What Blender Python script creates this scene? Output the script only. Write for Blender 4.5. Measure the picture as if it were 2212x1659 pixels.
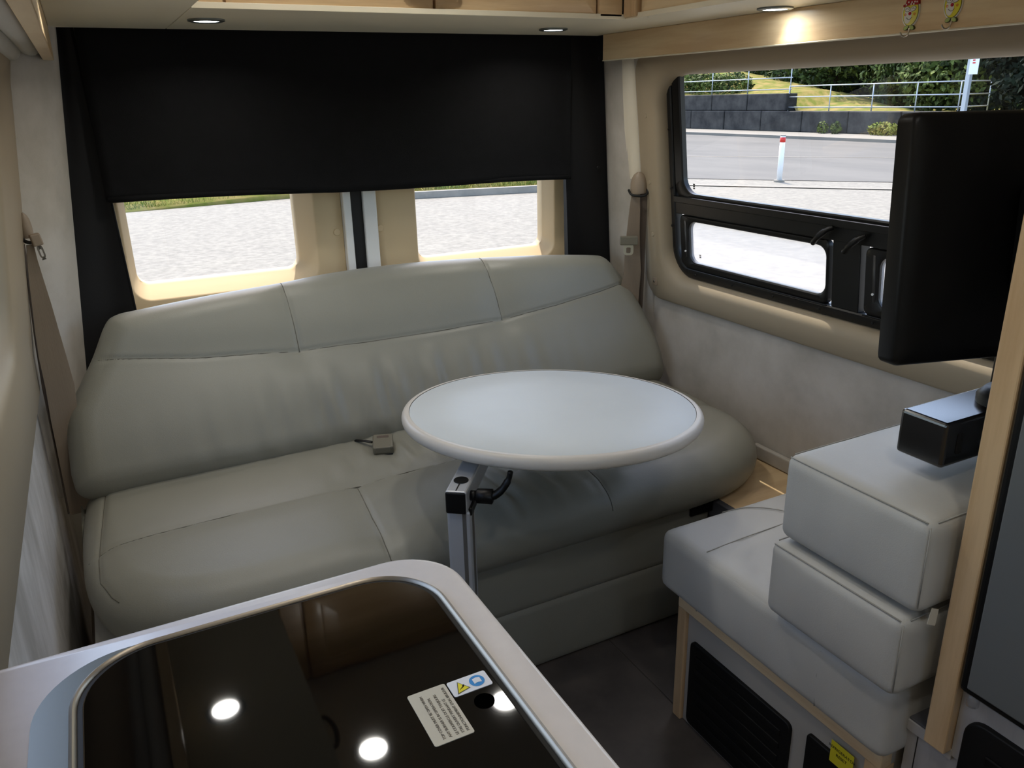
import bpy, bmesh, math, random
import numpy as np
from mathutils import Vector, Matrix
random.seed(7); np.random.seed(7)
for o in list(bpy.data.objects): bpy.data.objects.remove(o)
S = bpy.context.scene
COL = S.collection

# ------------------------------------------------------------------ camera
def cam_axes(yaw, pit, rol):
    f = Vector((math.sin(yaw)*math.cos(pit), math.cos(yaw)*math.cos(pit), -math.sin(pit)))
    r = Vector((math.cos(yaw), -math.sin(yaw), 0)); u = r.cross(f)
    r2 = r*math.cos(rol)+u*math.sin(rol); u2 = -r*math.sin(rol)+u*math.cos(rol)
    return r2, u2, f
CAMZ = 1.4
cd = bpy.data.cameras.new('camera'); cam = bpy.data.objects.new('camera', cd); COL.objects.link(cam)
r_, u_, f_ = cam_axes(math.radians(26.96873), math.radians(19.60793), math.radians(-1.28048))
cam.matrix_world = Matrix(((r_.x, u_.x, -f_.x, 0), (r_.y, u_.y, -f_.y, 0), (r_.z, u_.z, -f_.z, CAMZ), (0, 0, 0, 1)))
cd.sensor_width = 36; cd.sensor_fit = 'HORIZONTAL'; cd.lens = 36*1730.23/2212; cd.clip_start = .02; cd.clip_end = 500
S.camera = cam

# ------------------------------------------------------------------ sky, sun, exposure
SUN_EL = 61.5; SUN_AZ = (0.36, 0.933)
w = bpy.data.worlds.new('world'); S.world = w; w.use_nodes = True
wn = w.node_tree.nodes; wl = w.node_tree.links
sky = wn.new('ShaderNodeTexSky'); sky.sky_type = 'NISHITA'; sky.sun_disc = False
sky.dust_density = 2.0; sky.ozone_density = .6
sky.sun_elevation = math.radians(SUN_EL); sky.sun_rotation = math.atan2(SUN_AZ[0], SUN_AZ[1])
wl.new(sky.outputs[0], wn['Background'].inputs[0]); wn['Background'].inputs[1].default_value = 0.44
sd = bpy.data.lights.new('sun', 'SUN'); sd.energy = 4.3; sd.angle = math.radians(.55); sd.color = (1, .92, .79)
sun = bpy.data.objects.new('sun', sd); COL.objects.link(sun)
sdir = Vector((SUN_AZ[0], SUN_AZ[1], math.tan(math.radians(SUN_EL))*math.hypot(*SUN_AZ))).normalized()
sun.rotation_euler = sdir.to_track_quat('Z', 'Y').to_euler(); sun.location = (8, 12, 14)
S.view_settings.view_transform = 'Standard'; S.view_settings.look = 'None'
S.view_settings.exposure = 0.66; S.view_settings.gamma = 1; S.view_settings.use_curve_mapping = False
LAMP_W = 0.64
LAMP_EMIT = 9.0

# ------------------------------------------------------------------ materials
def lin(c):
    return tuple(((x/255)/12.92 if x/255 <= .04045 else ((x/255+.055)/1.055)**2.4) for x in c)+(1,)
def pmat(name, rgb, rough=.5, var=0, vs=6, rgb2=None, bump=0, bs=200, metal=0, spec=.5, stretch=(1, 1, 1), detail=4, coat=0, lo=.35, hi=.65):
    m = bpy.data.materials.new(name); m.use_nodes = True
    n = m.node_tree.nodes; l = m.node_tree.links; b = n['Principled BSDF']
    b.inputs['Roughness'].default_value = rough; b.inputs['Metallic'].default_value = metal
    b.inputs['Specular IOR Level'].default_value = spec; b.inputs['Coat Weight'].default_value = coat
    b.inputs['Coat Roughness'].default_value = .12
    c = lin(rgb); b.inputs['Base Color'].default_value = c
    tc = n.new('ShaderNodeTexCoord'); mp = n.new('ShaderNodeMapping'); mp.inputs['Scale'].default_value = stretch
    l.new(tc.outputs['Object'], mp.inputs['Vector'])
    if var or rgb2:
        t = n.new('ShaderNodeTexNoise'); t.inputs['Scale'].default_value = vs; t.inputs['Detail'].default_value = detail
        t.inputs['Roughness'].default_value = .6
        l.new(mp.outputs[0], t.inputs['Vector'])
        r = n.new('ShaderNodeValToRGB'); e = r.color_ramp.elements
        e[0].position = lo; e[1].position = hi
        c2 = lin(rgb2) if rgb2 else tuple(x*(1-var) for x in c[:3])+(1,)
        e[0].color = c2; e[1].color = c
        l.new(t.outputs['Fac'], r.inputs[0]); l.new(r.outputs[0], b.inputs['Base Color'])
    if bump:
        t2 = n.new('ShaderNodeTexNoise'); t2.inputs['Scale'].default_value = bs; t2.inputs['Detail'].default_value = 3
        l.new(mp.outputs[0], t2.inputs['Vector'])
        bp = n.new('ShaderNodeBump'); bp.inputs['Strength'].default_value = bump; bp.inputs['Distance'].default_value = .002
        l.new(t2.outputs['Fac'], bp.inputs['Height']); l.new(bp.outputs[0], b.inputs['Normal'])
    return m
def wood(name, stretch, base=(226, 198, 156), dark=(208, 176, 134), rough=.32):
    return pmat(name, base, rough, vs=5, rgb2=dark, stretch=stretch, detail=6, lo=.4, hi=.62, coat=.15)
M = {}
M['leather'] = pmat('leather_greige', (139, 137, 125), .42, var=.06, vs=3, bump=.12, bs=420, spec=.45)
M['vinyl'] = pmat('vinyl_bench', (190, 188, 181), .5, var=.07, vs=4, bump=.15, bs=500, spec=.4)
M['seam'] = pmat('seam_thread', (96, 92, 82), .8)
M['vinyl_seam'] = pmat('vinyl_seam', (160, 157, 148), .7)
M['suede'] = pmat('suede_wall', (196, 190, 182), .95, vs=5.5, rgb2=(174, 168, 158), bump=.1, bs=300, spec=.15, detail=8)
M['suede_streak'] = pmat('suede_left', (206, 203, 200), .95, vs=7, rgb2=(172, 168, 162), spec=.15, stretch=(1, 1.5, .55), detail=6)
M['trim'] = pmat('trim_plastic', (164, 150, 128), .55, bump=.05, bs=700, spec=.35)
M['cream'] = pmat('cream_plastic', (222, 214, 196), .55, spec=.35)
M['doortrim'] = pmat('door_trim_plastic', (206, 184, 148), .6, spec=.3)
M['white_paint'] = pmat('white_paint', (232, 232, 230), .35)
M['maple_y'] = wood('maple_along_y', (3, .5, 6), (232, 208, 168), (218, 188, 146))
M['maple_x'] = wood('maple_along_x', (.5, 3, 6))
M['maple_z'] = wood('maple_along_z', (4, 6, .5), (214, 184, 144), (196, 164, 124))
M['soffit'] = pmat('soffit_laminate', (236, 228, 204), .4, var=.05, vs=3)
M['ceiling'] = pmat('ceiling_vinyl', (214, 210, 200), .7, var=.04)
M['floor'] = pmat('floor_vinyl', (92, 84, 78), .5, vs=8, rgb2=(72, 66, 62), detail=8, bump=.06, bs=60)
M['grout'] = pmat('floor_joint', (120, 112, 104), .8)
M['black_fabric'] = pmat('blackout_fabric', (13, 13, 15), .85, var=.3, vs=30, bump=.3, bs=900, spec=.2)
M['black_track'] = pmat('blackout_side', (19, 19, 21), .7, spec=.3)
M['black_frame'] = pmat('black_frame', (16, 16, 17), .38, spec=.4)
M['strut'] = pmat('strut_grey', (70, 70, 72), .4, metal=.3)
M['black_rubber'] = pmat('black_rubber', (10, 10, 10), .6)
M['black_plastic'] = pmat('black_plastic', (7, 7, 8), .42, spec=.3, bump=.05, bs=900)
M['black_gloss'] = pmat('black_gloss', (8, 8, 11), .2, spec=1.0)
M['vent_black'] = pmat('vent_black', (9, 9, 9), .55, spec=.3)
M['laminate'] = pmat('table_laminate', (207, 211, 210), .48, var=.05, vs=4, spec=.5)
M['edge'] = pmat('table_edge', (204, 196, 184), .35, spec=.45)
M['counter'] = pmat('counter_stone', (222, 215, 212), .26, var=.03, vs=60, spec=.5)
M['alu'] = pmat('painted_aluminium', (190, 192, 196), .35, metal=.35)
M['chrome'] = pmat('chrome', (206, 196, 182), .2, metal=1)
M['rim'] = pmat('brushed_rim', (176, 164, 148), .38, metal=.9)
M['steel'] = pmat('stainless', (124, 130, 130), .36, metal=.85)
M['lid'] = pmat('dark_glass_lid', (5, 4, 4), .035, spec=.38)
M['hole'] = pmat('hole_black', (2, 2, 2), .9, spec=0)
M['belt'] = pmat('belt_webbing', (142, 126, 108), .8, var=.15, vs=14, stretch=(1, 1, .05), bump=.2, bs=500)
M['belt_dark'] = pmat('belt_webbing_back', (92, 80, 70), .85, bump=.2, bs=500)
M['beltplastic'] = pmat('belt_plastic', (150, 134, 116), .5)
M['buckle'] = pmat('buckle_plastic', (112, 107, 92), .45)
M['brass'] = pmat('tongue_metal', (200, 196, 176), .3, metal=.8)
M['white_lam'] = pmat('white_laminate', (176, 172, 164), .45, var=.04, vs=10)
M['white_wood'] = pmat('whitewashed_wood', (184, 182, 180), .5, vs=8, rgb2=(166, 163, 162), stretch=(3, 3, .35), detail=6)
M['dark_top'] = pmat('dark_grey_top', (84, 84, 88), .5, var=.1)
M['fridge'] = pmat('fridge_door', (112, 116, 118), .38, metal=.25)
M['sticker'] = pmat('sticker_cream', (206, 200, 184), .5)
M['sticker_white'] = pmat('sticker_white', (230, 232, 240), .4)
M['ink'] = pmat('ink_grey', (92, 88, 82), .7)
M['ink_black'] = pmat('ink_black', (22, 20, 18), .7)
M['blue'] = pmat('label_blue', (40, 140, 214), .5)
M['yellow'] = pmat('label_yellow', (236, 222, 30), .5)
M['yellow_label'] = pmat('sticker_yellow', (216, 204, 40), .5)
M['concrete'] = pmat('concrete_block', (68, 66, 63), .9, vs=1.4, rgb2=(34, 33, 33), detail=8, bump=.3, bs=20)
M['curb'] = pmat('curb_concrete', (140, 134, 124), .9, var=.2, vs=3)
M['asphalt'] = pmat('asphalt', (124, 120, 110), .9, vs=9, rgb2=(102, 98, 90), detail=12, bump=.4, bs=40)
M['asphalt_road'] = pmat('asphalt_road', (92, 89, 84), .9, vs=.6, rgb2=(78, 76, 72), detail=10, stretch=(1, .35, 1))
M['slab'] = pmat('pale_concrete', (124, 119, 110), .9, var=.1, vs=.8)
M['grass'] = pmat('grass_ground', (98, 104, 42), .95, vs=1.6, rgb2=(136, 120, 72), detail=10, lo=.4, hi=.6, spec=.1)
M['blade'] = pmat('grass_blade', (100, 118, 44), .8, vs=1.5, rgb2=(148, 136, 74), spec=.2)
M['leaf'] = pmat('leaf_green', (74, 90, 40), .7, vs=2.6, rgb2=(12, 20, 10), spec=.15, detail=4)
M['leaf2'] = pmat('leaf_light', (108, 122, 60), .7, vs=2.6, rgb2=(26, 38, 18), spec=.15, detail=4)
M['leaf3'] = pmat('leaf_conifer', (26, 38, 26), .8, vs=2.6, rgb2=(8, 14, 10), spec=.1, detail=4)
M['bark'] = pmat('bark', (70, 58, 46), .95, var=.3, vs=8)
M['galv'] = pmat('galvanised_pipe', (176, 182, 188), .45, metal=.4)
M['post_white'] = pmat('delineator_white', (232, 236, 240), .5)
M['red'] = pmat('red_band', (204, 44, 34), .5)
M['red_nose'] = pmat('nose_red', (186, 20, 52), .3)
M['face'] = pmat('hook_face', (232, 222, 60), .35, vs=10, rgb2=(238, 232, 130), lo=.4, hi=.6, detail=0)
M['facewhite'] = pmat('hook_white', (238, 236, 230), .35)
M['outline'] = pmat('hook_outline', (90, 92, 50), .5)
M['eyeline'] = pmat('hook_eyeline', (120, 116, 120), .5)
M['cheek'] = pmat('hook_cheek', (232, 132, 44), .5)
M['bow'] = pmat('hook_bow', (176, 196, 120), .4)
M['hat'] = pmat('hook_hat', (170, 26, 30), .5)
def glassmat(name, tint=.88, refl=.06, milk=0):
    m = bpy.data.materials.new(name); m.use_nodes = True; n = m.node_tree.nodes; l = m.node_tree.links
    n.remove(n['Principled BSDF']); out = n['Material Output']
    t = n.new('ShaderNodeBsdfTransparent'); t.inputs[0].default_value = (tint, tint, tint*.99, 1)
    g = n.new('ShaderNodeBsdfGlossy'); g.inputs['Roughness'].default_value = .01
    mx = n.new('ShaderNodeMixShader'); lw = n.new('ShaderNodeLayerWeight'); pw = n.new('ShaderNodeMath'); pw.operation = 'POWER'; pw.inputs[1].default_value = 5
    ml = n.new('ShaderNodeMath'); ml.operation = 'MULTIPLY_ADD'; ml.inputs[1].default_value = .7; ml.inputs[2].default_value = refl*.6
    l.new(lw.outputs['Facing'], pw.inputs[0]); l.new(pw.outputs[0], ml.inputs[0]); lw.inputs[0].default_value = .5
    l.new(ml.outputs[0], mx.inputs[0]); l.new(t.outputs[0], mx.inputs[1]); l.new(g.outputs[0], mx.inputs[2])
    if milk:
        d = n.new('ShaderNodeBsdfTranslucent'); d.inputs[0].default_value = (1, .93, .9, 1)
        m2 = n.new('ShaderNodeMixShader'); m2.inputs[0].default_value = milk
        l.new(mx.outputs[0], m2.inputs[1]); l.new(d.outputs[0], m2.inputs[2]); l.new(m2.outputs[0], out.inputs[0])
    else: l.new(mx.outputs[0], out.inputs[0])
    return m
M['glass'] = glassmat('window_glass', .97)
M['screen'] = glassmat('insect_screen', .95, milk=.22)
M['acrylic'] = glassmat('clear_acrylic', .9)
def emit(name, c, s):
    m = bpy.data.materials.new(name); m.use_nodes = True; b = m.node_tree.nodes['Principled BSDF']
    b.inputs['Base Color'].default_value = c+(1,); b.inputs['Emission Color'].default_value = c+(1,); b.inputs['Emission Strength'].default_value = s
    return m
M['lampglow'] = emit('lamp_diffuser', (.93, .98, 1), LAMP_EMIT)

# ------------------------------------------------------------------ mesh helpers
def obj(name, verts, faces, mat, parent=None, smooth=False):
    me = bpy.data.meshes.new(name); me.from_pydata([tuple(map(float, v)) for v in verts], [], faces); me.update()
    o = bpy.data.objects.new(name, me); COL.objects.link(o)
    me.materials.append(M[mat] if isinstance(mat, str) else mat)
    if smooth: me.polygons.foreach_set('use_smooth', [True]*len(me.polygons))
    if parent: o.parent = parent; o.matrix_parent_inverse = PINV(parent)
    return o
def PINV(p):
    m = Matrix.LocRotScale(p.location, p.rotation_euler, p.scale); q = p
    while q.parent:
        m = Matrix.LocRotScale(q.parent.location, q.parent.rotation_euler, q.parent.scale) @ q.matrix_parent_inverse @ m; q = q.parent
    return m.inverted()
def frombm(name, bm, mat, parent=None, smooth=False):
    bmesh.ops.recalc_face_normals(bm, faces=bm.faces[:])
    me = bpy.data.meshes.new(name); bm.to_mesh(me); bm.free()
    o = bpy.data.objects.new(name, me); COL.objects.link(o); me.materials.append(M[mat])
    if smooth: me.polygons.foreach_set('use_smooth', [True]*len(me.polygons))
    if parent: o.parent = parent; o.matrix_parent_inverse = PINV(parent)
    return o
def tag(o, label=None, cat=None, group=None, kind=None):
    if label: o['label'] = label
    if cat: o['category'] = cat
    if group: o['group'] = group
    if kind: o['kind'] = kind
    return o
def thing(name, label, cat, loc=(0, 0, 0), group=None, kind=None):
    o = bpy.data.objects.new(name, None); COL.objects.link(o); o.location = loc; o.empty_display_size = .05
    return tag(o, label, cat, group, kind)
def box(name, x0, x1, y0, y1, z0, z1, mat, parent=None, bev=.002, seg=2):
    bm = bmesh.new(); bmesh.ops.create_cube(bm, size=1)
    for v in bm.verts: v.co = Vector(((x0+x1)/2+v.co.x*(x1-x0), (y0+y1)/2+v.co.y*(y1-y0), (z0+z1)/2+v.co.z*(z1-z0)))
    if bev: bmesh.ops.bevel(bm, geom=bm.edges[:], offset=bev, segments=seg, affect='EDGES', profile=.5)
    return frombm(name, bm, mat, parent, smooth=False)
def hexa(name, p, mat, parent=None, bev=.002):
    """8 points: bottom 4 ccw, top 4 ccw"""
    bm = bmesh.new(); v = [bm.verts.new(q) for q in p]
    for f in ((0, 3, 2, 1), (4, 5, 6, 7), (0, 1, 5, 4), (1, 2, 6, 5), (2, 3, 7, 6), (3, 0, 4, 7)): bm.faces.new([v[i] for i in f])
    if bev: bmesh.ops.bevel(bm, geom=bm.edges[:], offset=bev, segments=2, affect='EDGES', profile=.5)
    return frombm(name, bm, mat, parent)
def loft(name, loops, mat, parent=None, cap0=False, cap1=False, smooth=True, closed=True):
    n = len(loops[0]); V = [p for L in loops for p in L]; F = []
    for k in range(len(loops)-1):
        for i in range(n if closed else n-1):
            j = (i+1) % n; F.append((k*n+i, k*n+j, (k+1)*n+j, (k+1)*n+i))
    if cap0: F.append(tuple(range(n-1, -1, -1)))
    if cap1: F.append(tuple(range((len(loops)-1)*n, len(loops)*n)))
    bm = bmesh.new(); vs = [bm.verts.new(v) for v in V]
    for f in F:
        try: bm.faces.new([vs[i] for i in f])
        except ValueError: pass
    return frombm(name, bm, mat, parent, smooth)
def sharpen(o, ang=35):
    o.data.set_sharp_from_angle(angle=math.radians(ang)); return o
def rrect(a0, a1, b0, b1, r, n=6):
    P = []; rs = r if isinstance(r, (tuple, list)) else (r,)*4
    for (cx, cy, s, rr) in ((a1-rs[0], b1-rs[0], 0, rs[0]), (a0+rs[1], b1-rs[1], 90, rs[1]), (a0+rs[2], b0+rs[2], 180, rs[2]), (a1-rs[3], b0+rs[3], 270, rs[3])):
        for k in range(n+1):
            t = math.radians(s+90*k/n); P.append((cx+rr*math.cos(t), cy+rr*math.sin(t)))
    return P
def plate(name, poly, fn, d, mat, parent=None, bev=.0, smooth=True):
    """poly 2-D outline, fn(a,b,depth)->xyz; a solid plate with softened front edge"""
    c = np.mean(np.array(poly), axis=0); L = []
    L.append([fn(a, b, 0) for a, b in poly])
    if bev:
        L.append([fn(a, b, d-bev) for a, b in poly])
        for k in (1, 2, 3):
            t = k/3*math.pi/2; ins = bev*(1-math.cos(t)); q = []
            for a, b in poly:
                v = c-np.array((a, b)); ln = np.linalg.norm(v)+1e-9; v = v/ln; q.append(fn(a+v[0]*ins, b+v[1]*ins, d-bev+bev*math.sin(t)))
            L.append(q)
    else: L.append([fn(a, b, d) for a, b in poly])
    return sharpen(loft(name, L, mat, parent, True, True, smooth), 50)
def tube(name, pts, r, mat, parent=None, n=8, cyc=False, smooth=True, flat=1.0, caps=True):
    P = [Vector(p) for p in pts]; N = len(P); R = r if isinstance(r, (list, tuple)) else [r]*N; loops = []
    up = None
    for i in range(N):
        if cyc: t = (P[(i+1) % N]-P[i-1]).normalized()
        else: t = (P[min(i+1, N-1)]-P[max(i-1, 0)]).normalized()
        if up is None: up = Vector((0, 0, 1)) if abs(t.z) < .9 else Vector((1, 0, 0))
        s = t.cross(up)
        if s.length < 1e-6: s = t.orthogonal()
        s.normalize(); up = s.cross(t).normalized()
        loops.append([P[i]+s*(R[i]*math.cos(2*math.pi*k/n))+up*(R[i]*flat*math.sin(2*math.pi*k/n)) for k in range(n)])
    if cyc: loops.append(loops[0]); return loft(name, loops, mat, parent, smooth=smooth)
    return loft(name, loops, mat, parent, caps, caps, smooth)
def spline(pts, n=8):
    P = [Vector(p) for p in pts]; out = []
    for i in range(len(P)-1):
        a = P[max(i-1, 0)]; b = P[i]; c = P[i+1]; d = P[min(i+2, len(P)-1)]
        for k in range(n):
            t = k/n; out.append(.5*((2*b)+(c-a)*t+(2*a-5*b+4*c-d)*t*t+(3*b-a-3*c+d)*t**3))
    out.append(P[-1]); return out
def ribbon(name, path, wid, th, mat, parent=None):
    """flat strap: path points, width vector per point, thickness along normal"""
    P = [Vector(p) for p in path]; W = [Vector(w) for w in wid] if isinstance(wid[0], (tuple, list, Vector)) else [Vector(wid)]*len(P); L = []
    for i, p in enumerate(P):
        t = (P[min(i+1, len(P)-1)]-P[max(i-1, 0)]).normalized(); nn = t.cross(W[i]).normalized()*th/2; h = W[i]/2
        L.append([p-h-nn, p-h*.3-nn*1.0, p+h*.3-nn, p+h-nn, p+h+nn, p-h+nn])
    return sharpen(loft(name, L, mat, parent, True, True), 40)
def disc(name, c, nrm, r, th, mat, parent=None, n=32, bev=0):
    nv = Vector(nrm).normalized(); a = nv.orthogonal().normalized(); b = nv.cross(a); c = Vector(c)
    def ring(rr, h): return [c+a*(rr*math.cos(2*math.pi*k/n))+b*(rr*math.sin(2*math.pi*k/n))+nv*h for k in range(n)]
    L = [ring(r, 0), ring(r, th-bev), ring(r-bev, th)] if bev else [ring(r, 0), ring(r, th)]
    return sharpen(loft(name, L, mat, parent, True, True), 40)
def ringo(name, c, nrm, r0, r1, th, mat, parent=None, n=32):
    nv = Vector(nrm).normalized(); a = nv.orthogonal().normalized(); b = nv.cross(a); c = Vector(c)
    def ring(rr, h): return [c+a*(rr*math.cos(2*math.pi*k/n))+b*(rr*math.sin(2*math.pi*k/n))+nv*h for k in range(n)]
    return sharpen(loft(name, [ring(r1, 0), ring(r1, th*.6), ring((r0+r1)/2, th), ring(r0, th*.7), ring(r0, 0), ring(r1, 0)], mat, parent), 60)
def puffbox(name, x0, x1, y0, y1, z0, z1, r, bulge, mat, parent=None, n=14, wr=0, seed=0):
    c = Vector(((x0+x1)/2, (y0+y1)/2, (z0+z1)/2)); h = ((x1-x0)/2, (y1-y0)/2, (z1-z0)/2)
    bm = bmesh.new(); rng = random.Random(seed); ph = [rng.uniform(0, 6) for _ in range(9)]
    def warp(s): return math.copysign(1-(1-abs(s))**1.7, s)
    for ax in range(3):
        for sg in (-1, 1):
            g = []
            for i in range(n+1):
                row = []
                for j in range(n+1):
                    s = warp(-1+2*i/n); t = warp(-1+2*j/n); p = [0, 0, 0]
                    p[ax] = sg*h[ax]; p[(ax+1) % 3] = s*h[(ax+1) % 3]; p[(ax+2) % 3] = t*h[(ax+2) % 3]
                    q = [max(-(h[k]-r), min(h[k]-r, p[k])) for k in range(3)]
                    d = Vector((p[0]-q[0], p[1]-q[1], p[2]-q[2]))
                    v = Vector(q)+(d.normalized()*r if d.length > 0 else d)
                    v[ax] += sg*bulge*(1-s*s)*(1-t*t)
                    if wr:
                        v[ax] += wr*(math.sin(v[(ax+1) % 3]*38+ph[ax])*math.sin(v[(ax+2) % 3]*23+ph[ax+3])+.6*math.sin(v[(ax+1) % 3]*71+v[(ax+2) % 3]*30+ph[ax+6]))*(1-s**4)*(1-t**4)
                    row.append(bm.verts.new(c+v))
                g.append(row)
            for i in range(n):
                for j in range(n): bm.faces.new((g[i][j], g[i+1][j], g[i+1][j+1], g[i][j+1]))
    bmesh.ops.remove_doubles(bm, verts=bm.verts[:], dist=1e-5)
    return frombm(name, bm, mat, parent, True)
def dist_poly(U, V, poly, closed=True):
    D = np.full(U.shape, 1e9); n = len(poly)
    for i in range(n if closed else n-1):
        a = poly[i]; b = poly[(i+1) % n]; dx, dy = b[0]-a[0], b[1]-a[1]; L = dx*dx+dy*dy+1e-12
        t = np.clip(((U-a[0])*dx+(V-a[1])*dy)/L, 0, 1)
        D = np.minimum(D, np.hypot(U-a[0]-t*dx, V-a[1]-t*dy))
    return D
def pillow(name, outline, O, EU, EV, EN, Tf, Rf, Tb, Rb, nu, nv, mat, parent, disp=None):
    O, EU, EV, EN = [np.array(q, float) for q in (O, EU, EV, EN)]
    ol = [(p[0], p[1]) for p in spline([(a, b, 0) for a, b in outline]+[(outline[0][0], outline[0][1], 0)], 4)][:-1]
    A = np.array(ol); u0, u1 = A[:, 0].min(), A[:, 0].max()
    k = np.linspace(0, 1, nu); kk = .35*(.5-.5*np.cos(np.pi*k))+.65*k; us = u0+(u1-u0)*kk
    us[0] += 1e-5; us[-1] -= 1e-5
    j = np.linspace(0, 1, nv); jj = .5*(.5-.5*np.cos(np.pi*j))+.5*j
    U = np.zeros((nu, nv)); V = np.zeros((nu, nv)); n = len(ol)
    for i, u in enumerate(us):
        hits = []
        for q in range(n):
            a, b = ol[q], ol[(q+1) % n]
            if (a[0]-u)*(b[0]-u) <= 0 and a[0] != b[0]:
                t = (u-a[0])/(b[0]-a[0]); hits.append(a[1]+t*(b[1]-a[1]))
        U[i] = u; V[i] = min(hits)+(max(hits)-min(hits))*jj
    def height(U, V, T, R, front):
        d = dist_poly(U, V, ol); q = np.clip(d/R, 0, 1); h = T*np.sqrt(np.clip(1-(1-q)**2, 0, 1))
        if front and disp is not None: h = h+disp(U, V, d)
        return h
    def surf(U, V, T, R, sgn, front):
        h = height(U, V, T, R, front)*sgn
        return O+U[..., None]*EU+V[..., None]*EV+h[..., None]*EN
    F = surf(U, V, Tf, Rf, 1, True); B = surf(U, V, Tb, Rb, -1, False)
    bm = bmesh.new()
    for G in (F, B):
        vs = [[bm.verts.new(tuple(G[i, q])) for q in range(nv)] for i in range(nu)]
        for i in range(nu-1):
            for q in range(nv-1): bm.faces.new((vs[i][q], vs[i+1][q], vs[i+1][q+1], vs[i][q+1]))
    bmesh.ops.remove_doubles(bm, verts=bm.verts[:], dist=2e-4)
    o = frombm(name, bm, mat, parent, True)
    def sample(pts, lift=0.0):
        P = np.array(pts, float); return [tuple(x) for x in (surf(P[:, 0], P[:, 1], Tf, Rf, 1, True)+EN*lift)]
    return o, sample
def dens(pts, n=10):
    out = []
    for a, b in zip(pts[:-1], pts[1:]):
        for k in range(n): out.append((a[0]+(b[0]-a[0])*k/n, a[1]+(b[1]-a[1])*k/n))
    out.append(pts[-1]); return out
def text(name, s, size, mw, mat, parent, align='LEFT'):
    cu = bpy.data.curves.new(name, 'FONT'); cu.body = s; cu.size = size; cu.align_x = align; cu.extrude = .0001
    t = bpy.data.objects.new(name, cu); COL.objects.link(t); bpy.context.view_layer.update()
    me = bpy.data.meshes.new_from_object(t.evaluated_get(bpy.context.evaluated_depsgraph_get()))
    bpy.data.objects.remove(t); me.transform(mw); me.materials.clear(); me.materials.append(M[mat])
    o = bpy.data.objects.new(name, me); COL.objects.link(o); o.parent = parent; o.matrix_parent_inverse = PINV(parent); return o
def axes(X, Y, Z, loc):
    return Matrix(((X[0], Y[0], Z[0], loc[0]), (X[1], Y[1], Z[1], loc[1]), (X[2], Y[2], Z[2], loc[2]), (0, 0, 0, 1)))

# side walls lean inwards towards the roof
def RX(z, off=0): return 1.66-.111*(z-.78)+off
def LX(z, off=0): return -.19+.0164*(z-.75)+.129*(z-.75)**2-off
fR = lambda y, z, o=0: (RX(z, o), y, z)
fL = lambda y, z, o=0: (LX(z, o), y, z)
ST = 'structure'

# ================================================================== ROOM SHELL
fl = tag(box('floor', -.3, 1.8, -2.3, 2.6, -.08, -.003, 'grout', None, 0), 'dark vinyl floor of the camper van', None, kind=ST)
tw, tl = .47, .94
tm = None
for i in range(-3, 2):
    for k in range(-3, 2):
        x0 = 1.051+i*tw; y0 = 1.62+k*tl-.0
        xa, xb, ya, yb = max(x0, -.2), min(x0+tw, 1.7), max(y0, -2.2), min(y0+tl, 2.5)
        if xb-xa < .02 or yb-ya < .02: continue
        box('floor_tile', xa+.0012, xb-.0012, ya+.0012, yb-.0012, -.003, 0, 'floor', fl, .0008, 1)
tag(box('ceiling', -.35, 1.80, -2.4, 2.68, 1.87, 1.95, 'ceiling', None, 0), 'pale vinyl ceiling of the camper van', None, kind=ST)
# right wall
wr_ = thing('wall_right', 'mottled beige suede wall below the right window', None, (1.7, 1, 0), kind=ST)
box('wall_panel', 1.682, 1.76, .0, 2.62, -.02, .80, 'suede', wr_, 0)
box('upper_body', 1.60, 1.77, -2.3, 2.62, 1.47, 1.9, 'ceiling', wr_, 0)
box('front_body', 1.68, 1.76, -.1, .66, .8, 1.5, 'ceiling', wr_, 0)
box('cab_body', 1.68, 1.76, -2.3, -1.2, -.02, 1.5, 'ceiling', wr_, 0)
box('corner_body', 1.69, 1.76, 2.30, 2.66, .75, 1.5, 'ceiling', wr_, 0)
wl_ = thing('wall_left', 'streaked pale suede wall beside the sofa and counter', None, (-.23, 1, 0), kind=ST)
box('wall_panel', -.29, -.208, -2.3, 2.62, -.02, .80, 'suede_streak', wl_, 0)
box('upper_body', -.29, -.13, -2.3, 2.62, 1.47, 1.9, 'ceiling', wl_, 0)
box('front_body', -.29, -.21, -2.3, .60, .8, 1.5, 'ceiling', wl_, 0)
box('corner_body', -.29, -.23, 2.16, 2.66, .75, 1.5, 'ceiling', wl_, 0)
wf = thing('wall_front', 'cab bulkhead and dash behind the camera', None, (.7, -2.3, 0), kind=ST)
box('dash', -.3, 1.8, -2.4, -2.2, -.02, 1.12, 'black_plastic', wf, 0)
box('header', -.3, 1.8, -2.4, -2.2, 1.6, 1.9, 'ceiling', wf, 0)
wb = thing('wall_rear', 'body frame around the rear doors', None, (.7, 2.6, 0), kind=ST)
box('header', -.3, 1.8, 2.46, 2.68, 1.63, 1.9, 'ceiling', wb, 0)
box('post', -.3, -.13, 2.46, 2.68, -.05, 1.65, 'ceiling', wb, 0)
box('post', 1.645, 1.8, 2.46, 2.68, -.05, 1.65, 'ceiling', wb, 0)
box('sill', -.3, 1.8, 2.46, 2.68, -.1, .05, 'ceiling', wb, 0)

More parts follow.
